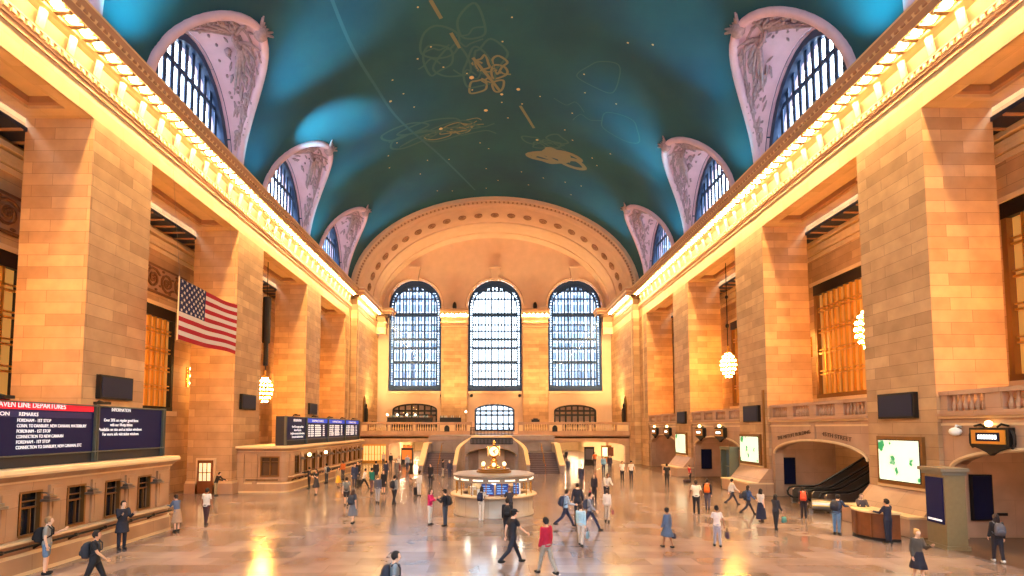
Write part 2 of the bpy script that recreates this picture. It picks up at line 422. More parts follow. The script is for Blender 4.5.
# scrollwork frieze over the left windows
tn = [0]
def trim_name(): tn[0] += 1; return 'trim_%d' % tn[0]
def spiral(c, r, turns, sgn, n=22, a0=0):
    return [(c[0]+r*(1-k/n*.85)*math.cos(a0+sgn*2*PI*turns*k/n), c[1]+r*(1-k/n*.85)*math.sin(a0+sgn*2*PI*turns*k/n)) for k in range(n+1)]
for ya, yb in ((14, 25.5), (27.6, 38.3)):
    mb = MB(); mb.box(-23.62, -23.5, ya, yb, 13.95, 15.85, 0)
    for zz in (13.95, 15.75): mb.box(-23.6, -23.4, ya, yb, zz, zz+.12, 1)
    y = ya+.9; sg = 1
    while y < yb-.5:
        sp = spiral((y, 14.9), .72, 1.9, sg, a0=PI*.2*sg)
        mb.tube([(-23.42, u, z) for u, z in sp], .085, 5, 1)
        for q in range(5):
            t = 2*PI*q/5; mb.sphere((-23.42, y+.16*math.cos(t), 14.9+.16*math.sin(t)), .09, 6, 4, 1)
        for q in range(4):
            t = PI*.5*q+.5; mb.sphere((-23.44, y+.8*math.cos(t), 14.9+.8*math.sin(t)), (.06, .16, .09), 6, 4, 1)
        y += 1.5; sg = -sg
    struct(mb, trim_name(), [CREAMD, flat('dark_scroll', rgb(116, 76, 48), .5, .2)])
# ---------------------------------------------------------------- vault
VA, VB, VZ = 19.2, 12.7, 22.9
LW, LH = 5.1, 7.5
LUN = {-1: [4.3, 18.1, 32.0, 46.1, 59.8], 1: [4.0, 17.8, 31.7, 45.5, 59.2]}
def groin(s, y):
    for c in LUN[s]:
        if abs(y-c) < LW: return VZ+LH*math.sqrt(1-((y-c)/LW)**2)
    return VZ
def vx(z): return VA*math.sqrt(max(0, 1-((z-VZ)/VB)**2))
def vpt(x, y, off=0):
    z = VZ+VB*math.sqrt(max(0, 1-(x/VA)**2)); n = Vector((x/VA**2, 0, (z-VZ)/VB**2)).normalized()
    return (x-n.x*off, y, z-n.z*off)
ys = {Y0, YJ+.6}
for s in LUN:
    for c in LUN[s]:
        for k in range(33): ys.add(round(c-LW*math.cos(PI*k/32), 3))
ys = sorted(y for y in ys if Y0 <= y <= YJ+.6)
mb = MB(); NP = 18
rows = []
for y in ys:
    r = []
    p0 = math.asin(min(1, (groin(-1, y)-VZ)/VB))
    for k in range(NP+1):
        p = p0+(PI/2-p0)*k/NP; r.append((-VA*math.cos(p), y, VZ+VB*math.sin(p)))
    p0 = math.asin(min(1, (groin(1, y)-VZ)/VB))
    for k in range(NP-1, -1, -1):
        p = p0+(PI/2-p0)*k/NP; r.append((VA*math.cos(p), y, VZ+VB*math.sin(p)))
    rows.append(r)
mb.loft(rows, False, False, 0)
# painted star figures (a plain invention): faint gilt outlines, dashes, stars and a pale circle line
def ribbon(pts, w, m, close=False):
    P3 = [Vector((p[0], p[1], 0)) for p in pts]
    n = len(P3); L_ = []
    for i in range(n):
        t = (P3[(i+1) % n]-P3[i-1]) if close else (P3[min(i+1, n-1)]-P3[max(i-1, 0)])
        t.normalize(); q = Vector((-t.y, t.x, 0))*w/2
        L_.append((vpt(P3[i].x+q.x, P3[i].y+q.y, .03), vpt(P3[i].x-q.x, P3[i].y-q.y, .03)))
    rr = range(n if close else n-1)
    for i in rr:
        a, b = L_[i], L_[(i+1) % n]; mb.add([a[0], b[0], b[1], a[1]], [(0, 1, 2, 3)], m)
def smooth(pts, close, n=6):
    o = []; k = len(pts); P3 = [Vector((p[0], p[1])) for p in pts]
    for i in range(k if close else k-1):
        g = lambda j: P3[j % k] if close else P3[max(0, min(k-1, j))]
        a, b, c, d = g(i-1), g(i), g(i+1), g(i+2)
        for q in range(n):
            t = q/n
            o.append(tuple(.5*((2*b)+(c-a)*t+(2*a-5*b+4*c-d)*t*t+(3*b-a-3*c+d)*t**3)))
    if not close: o.append(tuple(P3[-1]))
    return o
rr = random.Random(3)
def figure(cx, cy, sx, sy, k, m, w=.16):
    for q in range(k):
        a0 = rr.random()*6; n = rr.randint(5, 8); ox, oy = (rr.random()-.5)*sx, (rr.random()-.5)*sy
        pts = [(cx+ox+sx*(.18+.28*rr.random())*math.cos(a0+2*PI*i/n), cy+oy+sy*(.18+.28*rr.random())*math.sin(a0+2*PI*i/n)) for i in range(n)]
        ribbon(smooth(pts, True), w, m, True)
    for q in range(k):
        x, y = cx+(rr.random()-.5)*sx*1.3, cy+(rr.random()-.5)*sy*1.3
        ribbon(smooth([(x+sx*.16*(i-1.5)+(rr.random()-.5)*.5, y+sy*.25*(rr.random()-.5)) for i in range(4)], False), w*.8, m)
figure(-4.6, 40.5, 4, 6, 3, 1, .2); figure(-1.2, 40.5, 4, 6, 3, 1, .2); figure(-.6, 43.5, 2.2, 3, 5, 2, .22); figure(-5.4, 50.6, 8, 3, 5, 1, .22); figure(-4.6, 50.8, 4, 2, 4, 2, .16); figure(7.4, 55.6, 5, 2.6, 6, 2, .5); figure(5, 53.2, 3, 2, 4, 1, .2)
figure(9, 44, 6, 6, 2, 1, .1)
ribbon(smooth([(-11.1, 30), (-11.0, 36.5), (-10.3, 41.9), (-9.2, 47.6), (-6.2, 55.5), (-2.6, 65.1)], False), .22, 3)
for (xa, ya), (xb, yb) in (((-4.8, 35), (-4.2, 36.8)), ((-3.6, 38.3), (-3, 40)), ((-2, 41.2), (.3, 45.5)), ((2.3, 47.6), (3.9, 51))):
    ribbon([(xa+(xb-xa)*k/4, ya+(yb-ya)*k/4) for k in range(5)], .28, 2)
for x, y, r in [(-2.2, 43.6, .22), (-5.6, 50.6, .2), (-1, 48.4, .2), (.5, 46, .15), (4.4, 53, .15), (2, 45.2, .18), (-9.5, 44.5, .13)]+[(rr.uniform(-12, 12), rr.uniform(34, 66), .08) for _ in range(45)]:
    mb.add([vpt(x+r*math.cos(2*PI*k/8), y+r*math.sin(2*PI*k/8), .05) for k in range(8)], [tuple(range(8))], 4)
m, N, L, b = newmat('teal_vault_plaster')
g = N.new('ShaderNodeNewGeometry'); t = N.new('ShaderNodeTexNoise'); t.inputs['Scale'].default_value = .12; t.inputs['Detail'].default_value = 8; t.inputs['Roughness'].default_value = .6
L.new(g.outputs['Position'], t.inputs['Vector'])
cr = N.new('ShaderNodeValToRGB'); cr.color_ramp.elements[0].position = .32; cr.color_ramp.elements[1].position = .72
cr.color_ramp.elements[0].color = rgb(12, 70, 96); cr.color_ramp.elements[1].color = rgb(26, 92, 106)
L.new(t.outputs['Fac'], cr.inputs[0]); L.new(cr.outputs[0], b.inputs['Base Color']); b.inputs['Roughness'].default_value = .85
VAULT = m
struct(mb, 'ceiling', [VAULT, flat('faint_gilt', rgb(46, 98, 106), .7), flat('gilt', rgb(116, 122, 100), .6), flat('pale_line', rgb(44, 100, 120), .8), flat('gilt_star', rgb(222, 196, 140), .5)], smooth=True)
# lunettes: splayed plaster hoods round the clerestory windows
XW = 19.35
for s, nm in ((-1, 'left'), (1, 'right')):
    for ci, c in enumerate(LUN[s]):
        mp = lambda u, z, d: (s*(XW+d), u, z)
        h = dict(u0=c-4.6, u1=c+4.6, z0=VZ+.2, z1=VZ+.2, arch=6.5)
        NT = 28; mb = MB(); rings = []
        for q in range(9):
            t = q/8; r = []
            for k in range(NT+1):
                th = PI*k/NT
                yi, zi = c-4.6*math.cos(th), VZ+.2+6.5*math.sin(th)
                yo, zo = c-(LW-.01)*math.cos(th), VZ+LH*math.sin(th)
                y, z = yi+(yo-yi)*t, zi+(zo-zi)*t
                x = XW+(vx(zo)-XW)*t-.25*math.sin(PI*t)*math.sin(th)
                r.append((s*x, y, z))
            rings.append(r)
        mb.loft(rings, False, False, 0)
        mb.tube([(s*vx(VZ+LH*math.sin(PI*k/NT)), c-LW*math.cos(PI*k/NT), VZ+LH*math.sin(PI*k/NT)) for k in range(NT+1)], .3, 6, 0)
        mb.tube([tuple(rings[6][k]) for k in range(NT+1)], .1, 5, 1)
        hood = struct(mb, 'ceiling_lunette_'+nm, [LILAC, LILACD], smooth=True)
        # modelled relief: winged wheel, palm fronds, scrolls, and the cartouche at the peak
        rb = MB(); q = random.Random(ci+10*s)
        def onh(th, t, off=.1):
            yi, zi = c-4.6*math.cos(th), VZ+.2+6.5*math.sin(th); yo, zo = c-LW*math.cos(th), VZ+LH*math.sin(th)
            x = XW+(vx(zo)-XW)*t-.25*math.sin(PI*t)*math.sin(th)
            return Vector((s*(x-.05), yi+(yo-yi)*t, zi+(zo-zi)*t-off))
        for k in range(120):
            th, t0 = q.uniform(.3, PI-.3), q.uniform(.12, .8); p = onh(th, t0); d = onh(th+q.uniform(-.1, .1), t0+q.uniform(-.08, .08))-p
            if k % 2: rb.tube([p-d*.4, p+d*.4, p+d], [.04, .09, .02], 5)
            else: rb.sphere(tuple(p), (.09, .12, .1), 6, 4)
        for side in (-1, 1):
            for k in range(17):
                th = PI/2+side*(.16+.062*k); t0 = .2+.5*q.random()
                p = onh(th, t0); d = (onh(th+side*.1, t0+.12*(q.random()-.3))-p)
                rb.tube([p-d*.2, p+d*.5, p+d*1.3], [.05, .13, .02], 5)
                p2 = onh(th+.02, min(.85, t0+.22)); rb.tube([p2, p2+d*.5+Vector((0, 0, -.15)), p2+d*1.1], [.04, .1, .02], 5)
                if k % 3 == 0: rb.sphere(tuple(onh(th, t0*.8+.1)), (.2, .2, .2), 7, 5)
            w0 = onh(PI/2+side*.06, .55)          # wings
            for k in range(6):
                tip = onh(PI/2+side*(.22+.09*k), .92-.13*k, .25)
                rb.tube([w0, (w0+tip)/2+Vector((0, 0, .15)), tip], [.12, .14, .03], 5)
        cc = onh(PI/2, .55, .2)
        rb.tube([tuple(cc+Vector((.0, .55*math.cos(2*PI*k/14), .55*math.sin(2*PI*k/14)))) for k in range(14)], .1, 5, closed=True)
        for k in range(4):
            d = Vector((0, .5*math.cos(PI*k/4), .5*math.sin(PI*k/4))); rb.tube([cc-d, cc+d], .05, 4)
        pk = onh(PI/2, 1.0, .1)                    # cartouche
        rb.sphere(tuple(pk), (.45, .5, .55), 8, 6)
        for k in range(7):
            a = PI*(k/6-.0); rb.tube([pk, pk+Vector((-s*.5, .8*math.cos(a), .35+.5*math.sin(a)))], [.16, .07], 5)
        rb.build('relief', LILACD, hood, True)
        # window
        fr = MB()
        n = 20; o = hout(h, n)
        fr.add([mp(u, z, 0) for u, z in o]+[mp(u, z, .95) for u, z in o], [(i, i+1, len(o)+i+1, len(o)+i) for i in range(1, len(o)-2)])  # reveal round the opening; its blue shade is put into the colour
        ring_frame(fr, h, mp, .25, .9, .5, n=n)
        for k in range(1, 13):
            u = h['u0']+(h['u1']-h['u0'])*k/13; zt = htop(h, u)-.15
            ubox(fr, mp, u-.15, u+.15, h['z0'], zt, .55, .63)
        for zz, hw in ((VZ+4.2, .14), (VZ+.5, .2)):
            hu = 4.5*math.sqrt(max(0, 1-((zz-VZ-.2)/6.5)**2)); ubox(fr, mp, c-hu, c+hu, zz-hw, zz+hw, .53, .65)
        w = struct(fr, win_name(), BLUEM)
        p = MB(); hole_panel(p, h, mp, .7, n=n); p.build('pane', SKYGLASS, w)
    # clerestory wall behind the vault foot
    mb = MB(); mp = lambda u, z, d: (s*(XW+.05+d), u, z)
    wall_open(mb, Y0, YJ, 22.9, 31.5, [dict(u0=c-4.59, u1=c+4.59, z0=VZ+.2, z1=VZ+.2, arch=6.48) for c in LUN[s]], mp, 1.4)
    struct(mb, 'wall_clerestory_'+nm, LILAC)
# ---------------------------------------------------------------- arched end
mb = MB()
STEPS = [(YJ-.1, 19.25, 12.75), (YJ-.1, 18.75, 12.2), (YJ+.35, 18.5, 12.1), (YJ+.35, 18.3, 11.95), (YJ+1.0, 18.15, 11.95), (YJ+1.2, 18.0, 12.05),
         (YJ+1.5, 17.85, 11.9), (YJ+1.5, 17.98, 12.05), (YJ+6.6, 17.8, 11.95), (YJ+6.6, 17.62, 11.75), (YJ+7.4, 17.55, 11.7), (YJ+7.4, 17.75, 11.9), (YJ+10.4, 17.7, 11.85), (YJ+10.4, 17.5, 11.7), (YJ+11, 17.45, 11.65), (YJ+11.2, 17.6, 11.8), (YE+.1, 17.6, 11.8)]
NA = 48
mb.loft([[(a*math.cos(PI*k/NA), y, 22.9+b*math.sin(PI*k/NA)) for k in range(NA+1)] for y, a, b in STEPS], False, False, 0)
for k in range(1, 24):                     # rosettes of the broad band
    t = PI*k/24; y = YJ+4.1; a, b = 17.86, 11.97
    cx, cz = a*math.cos(t), 22.9+b*math.sin(t)
    n = Vector((-math.cos(t)/a, 0, -math.sin(t)/b)).normalized(); tg = Vector((n.z, 0, -n.x))
    for r, off in ((.5, .1), (.28, .2)):
        ring = [Vector((cx, y, cz))+n*off+tg*r*math.cos(2*PI*q/12)+Vector((0, r*1.2*math.sin(2*PI*q/12), 0)) for q in range(12)]
        mb.tube(ring, .09, 5, 1, closed=True)
    mb.sphere(tuple(Vector((cx, y, cz))+n*.1), .15, 6, 4, 1)
for k in range(0, 97):                     # egg-and-dart on the outer roll
    t = PI*(k+.5)/97; mb.sphere((18.42*math.cos(t), YJ+.2, 22.9+12.02*math.sin(t)), (.14, .14, .14), 5, 4, 1)
struct(mb, 'arch_band', [PLASTER, CREAMD], smooth=False)
WC = [(-12.45, 4.12), (.07, 4.2), (12.57, 4.2)]
mpE = lambda u, z, d: (u, YE+d, z)
bigs = [dict(u0=c-w, u1=c+w, z0=10.4, z1=23.8, arch=4.15) for c, w in WC]
smal = [dict(u0=-15.9, u1=-8.9, z0=4.2, z1=7.5, arch=1.0), dict(u0=-3.1, u1=3.1, z0=4.2, z1=7.4, arch=1.0), dict(u0=9.2, u1=15.8, z0=4.2, z1=7.3, arch=1.0)]
pas = [dict(u0=-14.6, u1=-7.4, z0=0, z1=3.0), dict(u0=7.4, u1=17.2, z0=0, z1=3.0)]
mb = MB()
tym = lambda u: 22.9+11.8*math.sqrt(max(0, 1-(u/17.6)**2)) if abs(u) < 17.6 else 22.9
wall_open(mb, -18.2, 18.2, 0, tym, bigs+smal+pas, mpE, .9, m=1, extra=[round(-17.6*math.cos(PI*k/40), 3) for k in range(41)])
for c, w in WC:                            # plaster rim, keystone, sill
    r = MB(); h = dict(u0=c-w-.55, u1=c+w+.55, z0=23.0, z1=23.8, arch=4.7)
    mb.tube([(c-(w+.3)*math.cos(PI*k/20), YE-.02, 23.8+4.45*math.sin(PI*k/20)) for k in range(21)], .16, 6, 1)
    mb.prism([(c-.45, 27.8), (c+.45, 27.8), (c+.75, 29.7), (c-.75, 29.7)], 'y', YE-.6, YE, 1); mb.box(c-.85, c+.85, YE-.75, YE, 29.7, 30.0, 1)
    mb.box(c-w-.1, c+w+.1, YE-.35, YE+.3, 10.0, 10.4, 1)
struct(mb, 'wall_far', [STONE_UP, PLASTER])
# piers between the end windows, with their own bulb-lit capitals
mids = [(-8.33, -4.13), (4.27, 8.37)]
for (a, b), lab in zip(mids, ('left', 'right')):
    mb = MB(); mb.box(a+.12, b-.12, 78.9, YE, 3.8, 20.3, 0)
    for d, z0, z1, mm in ((.0, 20.3, 21.75, 2), (.1, 20.45, 20.62, 1), (.2, 20.85, 21.0, 1), (.35, 21.75, 22.25, 2), (.75, 22.35, 22.6, 2), (.95, 22.6, 22.95, 1)):
        mb.box(a+.12-min(d, .22), b-.12+min(d, .22), 78.9-d, YE, z0, z1, mm)
    mb.sphere(((a+b)/2, 79.4, 23.6), (.32, .32, .75), 8, 6, 3)
    struct(mb, 'pillar', [STONE, CREAMD, CREAM, DARKM])
    for k in range(6): bulb(a+.35+(b-a-.7)*k/5, 78.42, 'small bulb on the capital of the pillar %s of the bright middle window' % lab, 'bulbs on the capital %s of the middle window' % lab)
# end windows: two layers of steel grid with catwalk bands
for c, w in WC:
    h = dict(u0=c-w, u1=c+w, z0=10.4, z1=23.8, arch=4.15)
    fr = MB(); ring_frame(fr, h, mpE, .3, .75, .34); 
    h2 = dict(u0=c-w+.62, u1=c+w-.62, z0=11.0, z1=23.8, arch=3.5); ring_frame(fr, h2, mpE, .3, .7, .24)
    for k in range(34):
        z = 11+k*.38
        for sg in (-1, 1): u = c+sg*(w-.45); ubox(fr, mpE, u-.18, u+.18, z-.06, z+.06, .35, .6)
    for k in range(26):
        t = PI*(k+.5)/26; u, z = c-(w-.45)*math.cos(t), 23.8+3.7*math.sin(t); ubox(fr, mpE, u-.13, u+.13, z-.1, z+.1, .35, .6)
    win = struct(fr, win_name(), BLUEM)
    g = MB()
    for k in range(1, 14):
        u = h2['u0']+(h2['u1']-h2['u0'])*k/14; t = .075 if k % 2 else .11
        ubox(g, mpE, u-t, u+t, 11, htop(h2, u)-.1, .4, .62)
    for z, t in ((12.4, .12), (13.6, .08), (15.0, .2), (17.1, .1), (18.6, .2), (20.9, .1), (22.5, .3), (25.0, .08), (26.3, .12)):
        hu = (w-.62) if z < 23.8 else 3.5*math.sqrt(max(0, 1-((z-23.8)/3.5)**2)); ubox(g, mpE, c-hu, c+hu, z-t, z+t, .36, .66)
    ubox(g, mpE, c-w+.3, c+w-.3, 10.6, 11.3, .2, .7)
    g.loft([[mpE(c+rr_*math.cos(PI*(.22+.56*k/14)), 23.8+rr_*math.sin(PI*(.22+.56*k/14)), d) for rr_, d in ((3.85, .36), (3.1, .36), (3.1, .6), (3.85, .6))] for k in range(15)])
    for k in range(9):
        t = PI*(k+1)/10; ubox(g, mpE, c-2.3*math.cos(t)-.16, c-2.3*math.cos(t)+.16, 26.3, 26.5+.8*math.sin(t), .38, .6)
        if 0: pass
    g.build('window_frame', BLUEM, win)
    g = MB()                                # outer layer, a step behind
    for k in range(1, 5): u = c-w+2*w*k/5+.25; ubox(g, mpE, u-.06, u+.06, 10.4, htop(h, u) if abs(u-c) < w else 23, 2.4, 2.5)
    for k in range(6):
        z = 12.3+2.6*k; ubox(g, mpE, c-w, c+w, z-.05, z+.05, 1.2, 2.0)
    g.build('catwalk', BLUEM, win)
    p = MB(); hole_panel(p, h, mpE, .5); p.build('pane', SKYGLASS, win)
for h in smal:
    fr = MB(); ring_frame(fr, h, mpE, .2, .6, .28)
    for k in range(1, 7):
        u = h['u0']+(h['u1']-h['u0'])*k/7; ubox(fr, mpE, u-.12, u+.12, h['z0'], htop(h, u), .3, .5)
    for z in (5.3, 6.7, 7.35): ubox(fr, mpE, h['u0'], h['u1'], z-.15, z+.15, .28, .52)
    win = struct(fr, win_name(), DARKM if h['u0'] != -3.1 else BLUEM)
    p = MB(); hole_panel(p, h, mpE, .4); p.build('pane', SKYGLASS, win)
# warm lit rooms behind the two restaurant openings
for a, b, nm in ((-16.8, -8.2, 'left'), (8.6, 16.8, 'right')):
    mb = MB(); mb.box(a, b, 81.0, 81.05, 4.2, 4.25); mb.box(a, b, 85, 85.2, 4.2, 9); mb.box(a, b, 81, 85.2, 9, 9.2); mb.box(a-.2, a, 81, 85.2, 4, 9.2); mb.box(b, b+.2, 81, 85.2, 4, 9.2); mb.box(a, b, 81, 85.2, 4, 4.2)
    struct(mb, 'wall_restaurant_'+nm, [PLASTER])
# city blocks outside the end windows
m, N, L, b = newmat('grey_office_facade')
uv, g = boxmap(N, L); t = N.new('ShaderNodeTexBrick'); L.new(uv, t.inputs['Vector'])
t.inputs['Scale'].default_value = 1; t.inputs['Brick Width'].default_value = 1.6; t.inputs['Row Height'].default_value = 2.2; t.inputs['Mortar Size'].default_value = .28; t.offset = 0
t.inputs['Color1'].default_value = rgb(70, 90, 120); t.inputs['Color2'].default_value = rgb(120, 142, 168); t.inputs['Mortar'].default_value = rgb(190, 200, 214)
L.new(t.outputs['Color'], b.inputs['Base Color'])
mb = MB()
for x0, x1, z in ((-46, -6.6, 52), (6.6, 46, 60)): mb.box(x0, x1, 116, 130, -2, z)
struct(mb, 'exterior_office_blocks', m)
# near end wall, behind the photographer: the same three tall windows
mb = MB(); mpN = lambda u, z, d: (u, Y0-d, z)
wall_open(mb, -24, 24, 0, 36.5, bigs, mpN, .9); struct(mb, 'wall_near', STONE_UP)
# ---------------------------------------------------------------- statues' pointed niches on the end bays
for s, nm in ((-1, 'left'), (1, 'right')):
    y = 71.6; mb = MB()
    arch = [(y-.62, 5.0), (y-.62, 7.9), (y-.4, 8.6), (y, 9.1), (y+.4, 8.6), (y+.62, 7.9), (y+.62, 5.0)]
    mb.loft([[(s*18.21, u, z) for u, z in arch], [(s*18.05, u, z) for u, z in arch]], m=0)
    mb.loft([[(s*18.06, y+(u-y)*.72, 5.1+(z-5)*.93) for u, z in arch], [(s*17.98, y+(u-y)*.72, 5.1+(z-5)*.93) for u, z in arch]], m=1)
    mb.lathe([(0, 2.9), (.12, 2.75), (.16, 2.5), (.1, 2.35), (.26, 2.1), (.3, 1.2), (.24, .3), (.34, .1), (.34, 0), (0, 0)], (s*17.86, y, 5.2), 10, 1)
    mb.box(*sorted((s*18.21, s*17.4)), y-.8, y+.8, 4.6, 5.0, 0)
    mb.build('wall_lantern', [BRONZE, DARKM], smooth=False, label='dark bronze lantern in a pointed niche on the %s side wall' % nm, cat='lantern')
# ================================================================ FAR BALCONY, STAIRS, PASSAGES
def balusters(mb, mp, u0, u1, z0, z1, d=.12, step=.3, m=0):
    n = max(2, int((u1-u0)/step))
    for k in range(n):
        u = u0+(u1-u0)*(k+.5)/n; c = mp(u, 0, d)
        mb.lathe([(.07, z0), (.11, z0+.15*(z1-z0)), (.12, z0+.35*(z1-z0)), (.05, z0+.7*(z1-z0)), (.08, z1)], (c[0], c[1], 0), 6, m)
YB = 70.0
mpB = lambda u, z, d: (u, YB+d, z)
mb = MB()
mb.box(-18.2, 18.2, YB, YE, 3.3, 3.9, 1)                      # slab
mb.box(-18.2, 18.2, YB-.22, YB+.3, 3.72, 3.92, 1); mb.box(-18.2, 18.2, YB-.12, YB+.3, 3.55, 3.72, 2)
wall_open(mb, -18.2, 18.2, 0, 3.6, [dict(u0=-14.4, u1=-8.0, z0=0, z1=2.35, arch=.5), dict(u0=7.4, u1=17.6, z0=0, z1=2.25, arch=.6)], mpB, .8, m=1)
for a, b, solid in ((-18.2, -17.2, 1), (-17.2, -14.6, 0), (-14.6, -14.0, 1), (-14.0, -11.2, 0), (-11.2, -10.6, 1), (-10.6, -7.6, 0), (-7.6, -5.3, 1), (-5.3, -3.9, 0), (-3.9, -3.1, 1),
                    (3.1, 3.9, 1), (3.9, 7.2, 0), (7.2, 9.2, 1), (9.2, 12.6, 0), (12.6, 13.2, 1), (13.2, 16.4, 0), (16.4, 18.2, 1)):
    if solid:
        mb.box(a, b, YB-.05, YB+.35, 3.9, 5.4, 1)
        mb.box(a+.15, b-.15, YB-.09, YB, 4.3, 5.1, 0)
    else:
        mb.box(a, b, YB, YB+.3, 3.9, 4.35, 1); balusters(mb, mpB, a+.05, b-.05, 4.35, 5.2, .15)
mb.box(-18.2, -3.1, YB-.12, YB+.42, 5.2, 5.5, 1); mb.box(3.1, 18.2, YB-.12, YB+.42, 5.2, 5.5, 1)
for x in (-6.5, 8.1):                                             # dark arched niches of the parapet
    mb.loft([[(x+u, y, z) for u, z in ((-.35, 4.2), (-.35, 4.75), (-.2, 5.0), (0, 5.08), (.2, 5.0), (.35, 4.75), (.35, 4.2))] for y in (YB-.13, YB)], m=3)
struct(mb, 'balcony_far', [CREAM, MARBLE, CREAMD, DARKM])
# passages under the balcony
for a, b, nm in ((-16.5, -7.2, 'left'), (7.2, 17.6, 'right')):
    mb = MB()
    mb.box(a-.2, a, YB+.8, 108, 0, 3.3); mb.box(b, b+.2, YB+.8, 108, 0, 3.3); mb.box(a, b, 108, 108.2, 0, 3.3); mb.box(a, b, YE, 108, 3.3, 3.5)
    struct(mb, 'wall_passage_'+nm, [CREAM])
    for k in range(7):
        for u in (.3, .7):
            l = MB(); l.disc((0, 0, 0), .42, 'z', .07, 16, 0); l.disc((0, 0, -.02), .34, 'z', .06, 16, 1)
            o = l.build('ceiling_light', [BRASS, flat('passage_light', (1, .9, .7, 1), emit=(1, .74, .42, 1), es=420)], label='round lit ceiling light in the passage under the balcony %s of the stairs' % nm, cat='ceiling light', group='lights of the %s passage' % nm)
            o.location = (a+(b-a)*u, 72.5+4.6*k, 3.26)
# shopfronts and stands inside the passages
def slab_sign(x, y, w, h, col, lab, z=0, rot=0, emit=.6, name='display_stand', cat='display', post=DARKM):
    t = thing(name, lab, cat, (x, y, z), rot)
    mb = MB(); mb.box(-w/2, w/2, -.18, .18, 0, h); mb.box(-w/2-.08, w/2+.08, -.26, .26, 0, .12); mb.box(-w/2-.03, w/2+.03, -.2, .2, h-.08, h); mb.build('case', post, t)
    p = MB(); p.box(-w/2+.12, w/2-.12, -.2, -.17, h*.3, h-.25); p.build('poster', flat('poster_%d_%d_%d' % col, rgb(*col), .4, emit=rgb(*col), es=emit), t)
    return t
slab_sign(-11.4, 67.3, 1.5, 2.1, (214, 120, 40), 'dark stand with an orange poster in the left passage mouth')
slab_sign(12.0, 66.2, 1.25, 2.3, (70, 64, 70), 'black advertising stand with a grey poster in the right passage mouth', emit=.15)
for x, y, c, l in ((-12.9, 77, (220, 96, 40), 'orange shop display against the left passage'), (-9.2, 79, (250, 226, 170), 'cream lit shop display inside the left passage'), (9.0, 79, (246, 214, 150), 'pale lit shop display inside the right passage'), (15.9, 74, (190, 210, 190), 'pale green lit doorway case by the right passage wall')):
    slab_sign(x, y, 1.4, 2.2, c, l, emit=1.0, name='shop_display', cat='display', post=BRASS)
# lit gilded doors left of the passage
d = MB(); d.box(-17.9, -14.7, YB-.14, YB+.05, 0, 2.5, 0)
for k in range(4):
    x = -17.7+.78*k; d.box(x, x+.62, YB-.18, YB-.1, .35, 2.3, 1)
    d.box(x+.27, x+.35, YB-.2, YB-.1, .35, 2.3, 0); d.box(x, x+.62, YB-.2, YB-.1, 1.15, 1.22, 0)
struct(d, 'door_1', [GOLD, flat('lit_door_glass', rgb(250, 214, 130), .3, emit=(1, .66, .26, 1), es=.9)])
d = MB(); d.box(15.2, 16.0, YB-.08, YB+.05, .9, 2.1, 0); d.build('notice_board', WOOD, label='small brown wooden notice board on the wall right of the passage', cat='notice board')
# ---------------------------------------------------------------- stairs
CX = -.45
GREYM = blocks('grey_stair_marble', rgb(160, 142, 136), rgb(148, 130, 124), rgb(120, 104, 98), bw=2.0, rh=1.0, ms=.008, rough=.35, noise=.22)
def stair(x0, x1):
    mb = MB(); n = 12
    for k in range(n): mb.box(x0, x1, 53.16+.345*k, 57.6, .165*k, .165*(k+1), 0)
    mb.box(x0, x1, 57.6, 60.2, 0, 1.98, 0)
    struct(mb, 'stairs', [STEP])
stair(CX-7.3, CX-3.7); stair(CX+3.7, CX+7.3)
for s, nm in ((-1, 'left'), (1, 'right')):
    mb = MB()
    def pr(xa, xb, pts, m=0):
        a, b = sorted((CX+s*xa, CX+s*xb)); mb.prism(pts, 'x', a, b, m)
    pr(7.0, 7.45, [(52.8, 0), (52.8, .85), (53.2, .95), (57.3, 2.9), (60.3, 2.9), (60.3, 0)])
    pr(6.93, 7.52, [(52.7, .85), (52.7, .98), (53.2, 1.08), (57.25, 3.03), (60.3, 3.03), (60.3, 2.9), (57.3, 2.9), (53.2, .93)], 1)
    # inner balustrade sweeps round toward the middle as it climbs
    path = []
    for k in range(15):
        t = k/14; y = 53.0+6.8*t; x = 3.75-.15*t-2.1*max(0, t-.45)**1.6*2.4; z = .9+2.0*min(1, t/.66)+(.9*(t-.66)/.34 if t > .66 else 0)
        path.append((CX+s*x, y, z))
    mb.loft([[(x-.16, y, 0), (x+.16, y, 0), (x+.16, y, z), (x-.16, y, z)] for x, y, z in path], m=0)
    mb.loft([[(x-.2, y, z), (x+.2, y, z), (x+.2, y, z+.1), (x-.2, y, z+.1)] for x, y, z in path], m=1)
    struct(mb, 'stair_balustrade_'+nm, [GREYM, CREAM])
    r = MB(); pts = [(CX+s*5.5, 53.0, .9), (CX+s*5.5, 53.3, .98), (CX+s*5.5, 57.3, 2.95), (CX+s*5.5, 59.4, 2.95)]
    r.tube(pts, .035, 6)
    for y, z in ((53.1, 0), (55.2, .8), (57.3, 1.9)): r.tube([(CX+s*5.5, y, z), (CX+s*5.5, y, z+1.05)], .03, 6)
    r.build('handrail', BRASS, label='thin brass handrail up the middle of the %s flight of stairs' % nm, cat='handrail')
mb = MB(); mpC = lambda u, z, d: (CX+u, 57.7+d, z)
mb.box(CX-7.3, CX+7.3, 60.2, YB, 0, 3.3, 0); mb.box(CX-7.3, CX+7.3, 60.0, YB, 3.3, 3.8, 0)
nh = dict(u0=-2.6, u1=2.6, z0=0, z1=1.55, arch=.75)
wall_open(mb, -3.6, 3.6, 0, lambda u: 3.7 if abs(u) < 2.2 else 3.7-1.0*(abs(u)-2.2)**1.0, [nh], mpC, 2.3, m=0, extra=[-2.2, 2.2, -2.8, 2.8])
hole_panel(mb, nh, mpC, 2.2, 2)
